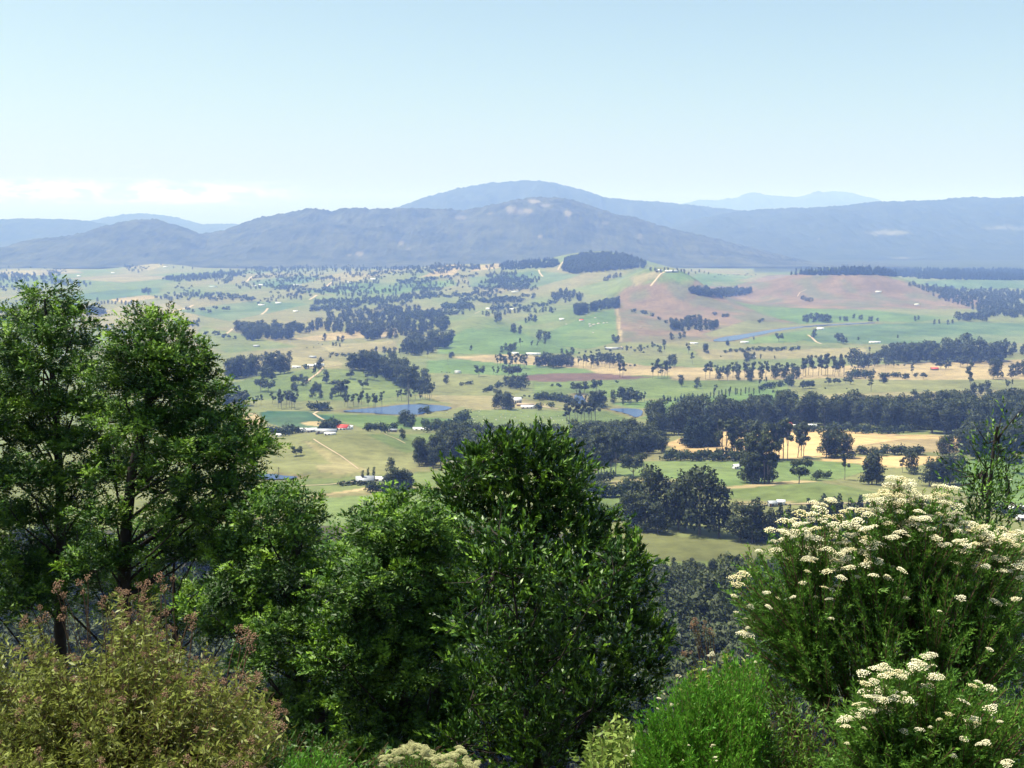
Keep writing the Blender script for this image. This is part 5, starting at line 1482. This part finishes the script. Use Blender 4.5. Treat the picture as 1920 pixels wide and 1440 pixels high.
FD = 4.6
_hr = np.random.default_rng(5)
def more_heads(n, poly):
    out = []
    while len(out) < n:
        q = _hr.uniform((0, 0), (1539, 1440)); 
        if poly_dist(q[:1], q[1:], poly)[0] < 0: out.append('%d,%d,%d' % (q[0], q[1], _hr.uniform(22, 60)))
    return ' ' + ' '.join(out)
FL = """435,285,80 600,210,90 550,260,120 415,340,100 500,300,60 640,290,100 715,235,60 740,290,80 665,335,60 600,355,110 510,355,70 555,375,70 680,380,60 520,420,50 600,415,70 465,410,50 385,430,50 480,460,70 540,470,60 370,385,30 305,430,30 215,545,80 205,585,60 190,640,30 655,480,50 715,465,50 785,435,50 820,330,70 790,375,40 905,305,40 860,230,60 840,245,60 910,190,90 960,100,80 940,145,80 880,215,80 1010,130,50 1185,140,75 1125,128,30 1060,175,60 1125,190,80 1180,210,60 1230,225,50 1130,235,40 1220,262,55 1080,285,60 1045,310,60 970,297,30 1000,360,25 1060,335,25 975,400,25 1190,290,40 1270,300,60 1320,335,80 1390,350,90 1440,365,90 1500,380,80 1330,370,60 1290,400,60 1260,435,50 1410,460,60 1290,495,70 1230,490,40 1205,460,30 1490,510,80 1450,525,60 1530,560,40 1480,415,40 640,525,70 690,555,40 755,555,35 840,545,40 905,555,40 970,520,40 930,505,25 660,605,60 610,600,30 510,580,30 630,655,30 570,645,20 465,645,25 340,625,30 395,650,20 265,690,30 350,690,30 200,715,20 240,745,20 840,490,70 800,500,50 530,525,25 1245,650,40 1400,665,50 1450,685,60 1500,655,40 1380,740,50 1515,720,30 1145,710,20 990,650,25 640,745,25 1380,890,30 240,820,60
930,165,70 980,180,60 1030,160,50 1090,215,60 1150,170,60 900,230,60 950,210,70 1000,205,60 820,260,50 780,245,50 850,200,60 890,160,50 1000,110,50 915,125,50 1050,250,45 960,250,40 640,200,35 690,300,50 760,320,45 570,330,50 1350,350,70 1420,380,60 1470,350,60 1530,350,60 1380,390,50 1240,340,45 1300,310,50 630,425,50"""
LOWF = """870,980,75 1040,955,80 1100,920,60 970,995,60 960,1020,60 1125,1005,60 1120,1025,50 885,1015,50 800,1050,50 790,1000,50 840,1040,40 850,1105,90 795,1090,50 940,1125,100 1090,1070,60 1105,1100,25 935,1085,30 765,1155,50 810,1155,30 835,1175,40 770,1200,90 905,1170,50 690,1220,40 710,1250,40 795,1255,20 755,1320,25 715,1325,20 980,1270,40 1050,1265,40 1105,1250,20 1145,1215,25 1190,1190,35 1260,1135,50 1300,1060,40 1325,1040,30 1380,1070,50 1385,1165,50 1300,1220,60 1300,1245,60 1425,1225,25 1130,1285,40 1260,1305,35 1350,1325,60 1460,1415,60 1210,1385,30 870,1085,50 880,1120,50 820,1110,40 1070,965,50 1020,975,40"""
FL = FL + more_heads(95, [(390, 330), (560, 230), (760, 260), (900, 100), (1040, 110), (1260, 230), (1539, 360), (1539, 560), (1260, 470), (1000, 330), (860, 420), (760, 540), (520, 500), (380, 430)])
LOWF = LOWF + more_heads(22, [(760, 1080), (880, 960), (1130, 960), (1120, 1120), (900, 1200), (700, 1240)])
def parse(s): return np.array([[float(v) for v in t.split(',')] for t in s.split()])
def flower_shrub(label, flowers, depth, base_px, seed, nshoot, region, stemn, dfun):
    rg = np.random.default_rng(seed)
    f = parse(flowers)
    px, py, w = 1300 + f[:, 0] / 2.482, 860 + f[:, 1] / 2.482, f[:, 2] / 2.482
    dep = depth + dfun(px, py) + rg.normal(0, .06, len(px))
    tips = P3(px, py, dep)
    base = P3(*base_px, depth + .1); base[2] = min(base[2], gz(base) + .15)
    b0 = base.copy(); b0[2] = gz(base)
    e = empty('flowering_shrub', tuple(b0), label, 'shrub')
    org = b0
    # extra leafy shoots fill the crown under the flowers
    reg = np.array(region, float); poly = [tuple(p) for p in reg]
    lo, hi = reg.min(0), reg.max(0); out = []
    while len(out) < nshoot:
        q = lo + (hi - lo) * rg.uniform(size=(400, 2)); m = poly_dist(q[:, 0], q[:, 1], poly) < 0; out += list(q[m])
    q = np.array(out[:nshoot])
    ext = P3(q[:, 0], q[:, 1], depth + dfun(q[:, 0], q[:, 1]) + rg.uniform(-.05, .5, nshoot))
    # main stems
    nm = stemn
    ft = tips[rg.choice(len(tips), nm, replace=False)]
    mtip = base + (ft - base) * rg.uniform(.55, .7, (nm, 1)); mtip[:, 2] = base[2] + (mtip[:, 2] - base[2]) * .95
    main = shoot_paths(base + rg.normal(0, .05, (nm, 3)) * (1, 1, 0), mtip, rg, .12, 10)
    sm = MB(); stems(sm, main, .017, .008, 6)
    allp = np.concatenate([tips - UP * .01, ext])
    pts = main.reshape(-1, 3)
    starts = []
    for p in allp:
        want = p - (p - base) / np.linalg.norm(p - base) * rg.uniform(.35, .55)
        starts.append(pts[np.linalg.norm(pts - want, axis=1).argmin()])
    starts = np.array(starts)
    paths = shoot_paths(starts, allp, rg, .16, 7)
    stems(sm, paths, .0045, .0016, 3)
    # bare dry twigs low inside the shrub
    k = rg.integers(0, len(pts), 160)
    tw = pts[k] + nrm(rg.normal(size=(160, 3)) + UP * .7) * rg.uniform(.1, .35, (160, 1))
    stems(sm, shoot_paths(pts[k], tw, rg, .2, 4), .003, .001, 3)
    sm.build('stems', M['stem'], e, smooth=True, origin=org)
    lm = MB()
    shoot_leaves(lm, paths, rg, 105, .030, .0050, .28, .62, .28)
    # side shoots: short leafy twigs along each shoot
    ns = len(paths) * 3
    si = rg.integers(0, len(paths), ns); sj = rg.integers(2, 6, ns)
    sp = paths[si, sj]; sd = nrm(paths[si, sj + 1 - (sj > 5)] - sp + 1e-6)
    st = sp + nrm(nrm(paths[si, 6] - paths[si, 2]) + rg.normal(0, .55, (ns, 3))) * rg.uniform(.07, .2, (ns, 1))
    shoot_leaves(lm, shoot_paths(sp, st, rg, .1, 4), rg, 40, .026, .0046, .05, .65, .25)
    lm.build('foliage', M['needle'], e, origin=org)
    for i in range(len(px)):
        s = w[i] / FPX * dep[i] * 1.2
        parts = 1 if w[i] < 22 else 2 if w[i] < 34 else 3
        for j in range(parts):
            o = link('flower_head', HEADS[int(rg.integers(5))], e)
            k_ = s if parts == 1 else s * (.68 if parts == 2 else .52)
            off = np.zeros(3) if parts == 1 else np.array([(j - (parts - 1) / 2) * s * .42, rg.normal(0, s * .2), rg.normal(0, s * .07)])
            o.location = tuple(tips[i] + off - org)
            hs = k_ * rg.uniform(.85, 1.25)
            o.scale = (k_ * 1.1, k_ * 1.1, hs)
            o.rotation_euler = (rg.normal(.12, .14), rg.normal(0, .16), rg.uniform(0, 6.28))
    return e
dome = lambda px, py: (((px - 1700) / 420) ** 2) * .25 - np.clip((py - 900) / 540, 0, 1) * .75 + .25
flower_shrub('large right hand shrub topped with flat creamy white flower heads', FL, FD, (1690, 1560), 61, 450,
             [(1375, 1040), (1400, 1020), (1480, 960), (1560, 940), (1620, 960), (1680, 905), (1760, 925), (1830, 970), (1940, 1000), (1990, 1010), (1990, 1240), (1800, 1220), (1600, 1225), (1440, 1300), (1380, 1200), (1365, 1110)], 30, dome)
low = lambda px, py: -np.clip((py - 1220) / 220, 0, 1) * .3 - .45
flower_shrub('lower white flowering shrub in front at the bottom right corner', LOWF, FD - .5, (1740, 1600), 62, 300,
             [(1570, 1380), (1600, 1300), (1650, 1260), (1760, 1240), (1850, 1290), (1960, 1280), (1960, 1480), (1540, 1480)], 16, low)

# ---------------------------------------------------- needle bush, leafy shrubs at the bottom
def fan_bush(name, label, depth, base_px, poly, n, seed, mat, L, W, nl, cat='shrub', t0=.2, ang=.5, sidel=3, heads=None, droop=0, tint0=.3, stemr=.004, tipgain=.35, thick=.55, seedheads=None, fold=.15, sl=(.05, .16), gaps=0.0):
    rg = np.random.default_rng(seed)
    reg = np.array(poly, float); pl = [tuple(p) for p in reg]
    lo, hi = reg.min(0), reg.max(0); out = []
    while len(out) < n:
        q = lo + (hi - lo) * rg.uniform(size=(400, 2)); m = (poly_dist(q[:, 0], q[:, 1], pl) < 0) & (fbm(q[:, 0] / 46, q[:, 1] / 46, seed, 2) > -1 + gaps); out += list(q[m])
    q = np.array(out[:n])
    base = P3(*base_px, depth); base[2] = min(base[2], gz(base) + .25)
    b0 = base.copy(); b0[2] = gz(base)
    hgt = (q[:, 1] - lo[1]) / (hi[1] - lo[1])
    dep = depth - thick * hgt + rg.uniform(-.2, .5, n) * thick
    tips = P3(q[:, 0], q[:, 1], dep)
    e = empty(name, tuple(b0), label, cat); org = b0
    bs = base + rg.normal(0, .12, (n, 3)) * (1, .6, .0) + (tips - base) * rg.uniform(0, .45, (n, 1))
    paths = shoot_paths(bs, tips, rg, .14, 8)
    sm = MB(); stems(sm, paths, stemr, stemr * .35, 3)
    k = rg.choice(n, max(6, n // 14), replace=False)
    stems(sm, shoot_paths(b0 + rg.normal(0, .06, (len(k), 3)) * (1, 1, 0), bs[k], rg, .1, 6), stemr * 2.4, stemr, 5)
    sm.build('stems', M['stem'], e, smooth=True, origin=org)
    lm = MB()
    shoot_leaves(lm, paths, rg, nl, L, W, t0, ang, tint0, fold, tipgain, droop)
    if sidel:
        ns = n * sidel
        si = rg.integers(0, n, ns); sj = rg.integers(2, 7, ns); sp = paths[si, sj]
        st = sp + nrm(nrm(paths[si, 7] - paths[si, 3]) + rg.normal(0, .5, (ns, 3))) * rg.uniform(sl[0], sl[1], (ns, 1))
        shoot_leaves(lm, shoot_paths(sp, st, rg, .1, 4), rg, max(4, nl // 3), L * .85, W * .9, .05, ang, tint0, fold, tipgain, droop)
    lm.build('foliage', M[mat], e, origin=org)
    return e, tips, paths, rg, org

e, *_ = fan_bush('needle_bush', 'bright green feathery needle bush at the bottom right of centre', 4.3, (1350, 1560),
         [(1185, 1400), (1195, 1345), (1225, 1310), (1262, 1275), (1300, 1250), (1345, 1228), (1400, 1222), (1445, 1250), (1440, 1330), (1425, 1380), (1410, 1470), (1180, 1470)], 620, 71, 'fresh', .028, .0052, 100, stemr=.0018)
nb = parse("1012,610,40 1038,620,30 890,775,22 840,815,40 955,870,30 830,905,25 740,1000,15 1110,1235,22 1330,1235,35 1310,1250,18 1350,1345,35 1360,1375,22 610,1290,30 550,1330,25 1640,430,25 1710,485,25 1320,415,50 1290,430,30 1250,555,40 1600,220,60 1640,180,40 1340,485,20 1060,1370,18")
for (x, y, w_) in nb:
    px, py = 1060 + x / 4.8, 1140 + y / 4.8
    d = 4.15 - (py - 1260) / 180 * .5
    g = P3(px, py, d)
    o = link('flower_head', HEADS[int(rng.integers(5))], e); s = w_ / 4.8 / FPX * d * 1.15
    o.location = tuple(g - np.array(e.location)); o.scale = (s, s, s); o.rotation_euler = (rng.normal(.15, .15), rng.normal(0, .2), rng.uniform(0, 6))

fan_bush('leafy_shrub', 'small yellow-green leafy shrub left of the needle bush', 4.3, (1140, 1600),
         [(1075, 1440), (1085, 1405), (1110, 1365), (1135, 1345), (1165, 1335), (1190, 1352), (1200, 1400), (1190, 1480), (1070, 1480)], 150, 72, 'yellowleaf', .040, .014, 26, ang=.95, sidel=3, droop=.25, t0=.2, tint0=.45, stemr=.002)
def seed_mesh(seed):
    rg = np.random.default_rng(seed); mb = MB()
    n = 46
    d = nrm(rg.normal(size=(n, 3))); p = d * rg.uniform(.15, .5, (n, 1)) * (1, 1, .8)
    octa = np.array([(1, 0, 0), (0, 1, 0), (-1, 0, 0), (0, -1, 0), (0, 0, 1.1), (0, 0, -1.1)], float)
    tri = np.array([(0, 1, 4), (1, 2, 4), (2, 3, 4), (3, 0, 4), (1, 0, 5), (2, 1, 5), (3, 2, 5), (0, 3, 5)])
    for i in range(n):
        mb.add(octa * rg.uniform(.035, .08) + p[i], tris=tri, tint=np.clip(rg.normal(.5, .2), 0, 1))
    return mb.mesh('seed_head', M['seed'])
SEEDS = [seed_mesh(80 + i) for i in range(4)]
def seeds_on(e, pts, size, rg, org):
    for p in pts:
        o = link('seed_head', SEEDS[int(rg.integers(4))], e)
        o.location = tuple(p - org); s = size * rg.uniform(.6, 1.25); o.scale = (s, s, s * 1.1); o.rotation_euler = tuple(rg.uniform(0, 6.28, 3))

e, tips, paths, rg, org = fan_bush('leafy_shrub', 'leafy shrub with drooping leaves and brown seed tips beside the flowering shrub', 5.1, (1400, 1520),
         [(1270, 1285), (1300, 1235), (1330, 1222), (1370, 1210), (1405, 1215), (1430, 1300), (1420, 1400), (1290, 1330)], 120, 73, 'olive', .045, .011, 18, ang=1.0, sidel=2, droop=.35, t0=.4, tint0=.5, stemr=.003)
sp = parse("1165,100,30 1190,130,30 1150,145,30 1255,130,30 1185,215,25 1240,235,25 1330,240,35 1075,405,25 1130,400,25 1250,180,25 1300,200,25 1140,170,20")
pt = P3(1060 + sp[:, 0] / 4.8, 1140 + sp[:, 1] / 4.8, np.full(len(sp), 5.0))
ctr = P3(1360, 1240, 5.05)
smb = MB()
stems(smb, shoot_paths(pt - UP * .12 + (ctr - pt) * .25, pt, rg, .12, 6), .0025, .0012, 3)
smb.build('stems', M['stem'], e, origin=org)
seeds_on(e, pt, .034, rg, org)

# brown-olive bush, lower left, with dry seed heads
e, tips, paths, rg, org = fan_bush('olive_bush', 'big olive and brown bush with dry seed heads at the lower left', 6.0, (240, 1640),
         [(-60, 1200), (20, 1165), (60, 1150), (110, 1170), (150, 1160), (185, 1125), (250, 1100), (300, 1110), (330, 1170), (370, 1180), (420, 1230), (470, 1245), (510, 1290), (535, 1330), (545, 1370), (530, 1430), (500, 1500), (-60, 1500)],
         1350, 74, 'olive', .044, .012, 30, ang=.95, sidel=3, droop=.3, t0=.35, thick=1.4, tint0=.34, stemr=.003, sl=(.06, .2), tipgain=.4, gaps=.78)
hp = [(110, 1095, 1), (120, 1115, 1), (105, 1105, 1), (150, 1092, 1), (165, 1082, 1), (155, 1110, 1), (75, 1140, 1), (85, 1155, 1), (260, 1098, 1), (275, 1095, 1), (300, 1082, 1), (325, 1085, 1), (308, 1105, 1), (250, 1120, 1), (265, 1125, 1), (195, 1122, 1), (190, 1135, 1),
      (230, 1130, 1), (355, 1160, 1), (365, 1155, 1), (360, 1175, 1), (450, 1180, 1), (465, 1185, 1), (475, 1195, 1), (455, 1200, 1), (470, 1215, 1), (240, 1150, 1), (280, 1140, 1), (120, 1140, 1), (115, 1160, 1), (310, 1150, 1), (70, 1165, 1)]
hx = np.array([(a, b_) for a, b_, _ in hp], float)
pt = P3(hx[:, 0], hx[:, 1], 5.9 + rg.normal(0, .12, len(hx)))
st = pt + rg.normal(0, .03, pt.shape) - UP * rg.uniform(.22, .35, (len(pt), 1)) + (P3(240, 1300, 5.9) - pt) * .12
smb = MB(); stems(smb, shoot_paths(st, pt, rg, .1, 5), .004, .002, 4)
tag(smb.build('seed_stalks', M['stem'], e, origin=org), kind='stuff')
seeds_on(e, pt, .062, rg, org)
up = np.argsort(tips[:, 2])[::-1]
ii = rg.choice(up[:1000], 210, replace=False)
seeds_on(e, tips[ii] + UP * .02, .048, rg, org)

# cream-topped bush and small green bush at the bottom edge
e, tips, paths, rg, org = fan_bush('cream_bush', 'low bush with dense dull cream flower heads at the bottom edge', 6.6, (800, 1660),
         [(715, 1450), (722, 1412), (750, 1400), (775, 1392), (805, 1402), (835, 1418), (862, 1396), (872, 1410), (880, 1470), (715, 1480)], 170, 75, 'needle', .03, .006, 34, ang=.7, thick=.5, stemr=.003)
DULL = [flower_mesh(90 + i, 'dullcream') for i in range(3)]
hx = []
prof = np.array([(716, 1418), (740, 1406), (772, 1393), (800, 1402), (832, 1416), (850, 1408), (866, 1396), (880, 1425)], float)
for k in range(130):
    x = rg.uniform(716, 880); y = np.interp(x, prof[:, 0], prof[:, 1]) + abs(rg.normal(0, 13)); hx.append((x, y))
hx += [(x, 1436 + rg.uniform(-6, 6)) for x in rg.uniform(880, 905, 8)]
hx = np.array(hx)
dp = 6.5 - (hx[:, 1] - 1395) / 40 * .3 + rg.normal(0, .05, len(hx))
pt = P3(hx[:, 0], hx[:, 1], dp)
for p in pt:
    o = link('flower_head', DULL[int(rg.integers(3))], e); o.location = tuple(p - org); s = rg.uniform(.03, .055); o.scale = (s, s, s); o.rotation_euler = (rg.normal(.1, .25), rg.normal(0, .25), rg.uniform(0, 6))
fan_bush('low_bush', 'small soft green bush at the bottom edge left of the cream bush', 7.2, (590, 1640),
         [(515, 1450), (530, 1425), (560, 1410), (600, 1402), (640, 1412), (670, 1440), (675, 1480), (515, 1480)], 240, 76, 'fresh', .045, .008, 40, ang=.7, thick=.6, tint0=.2)
fan_bush('dark_shrub', 'dark leafy undergrowth shrub below the wattles', 9.0, (450, 1640),
         [(330, 1400), (420, 1330), (520, 1345), (620, 1385), (760, 1390), (900, 1400), (900, 1500), (330, 1500)], 420, 77, 'broad', .07, .02, 26, ang=.9, thick=1.2, tint0=.15, stemr=.006, sl=(.1, .3))
fan_bush('leafy_shrub', 'tangle of leafy brown stemmed undergrowth below the flowering shrubs', 4.4, (1500, 1620),
         [(1400, 1330), (1480, 1290), (1560, 1300), (1620, 1380), (1620, 1490), (1380, 1490)], 230, 78, 'needle', .030, .008, 26, ang=.8, sidel=3, droop=.1, thick=.5, tint0=.35, t0=.15, stemr=.003)
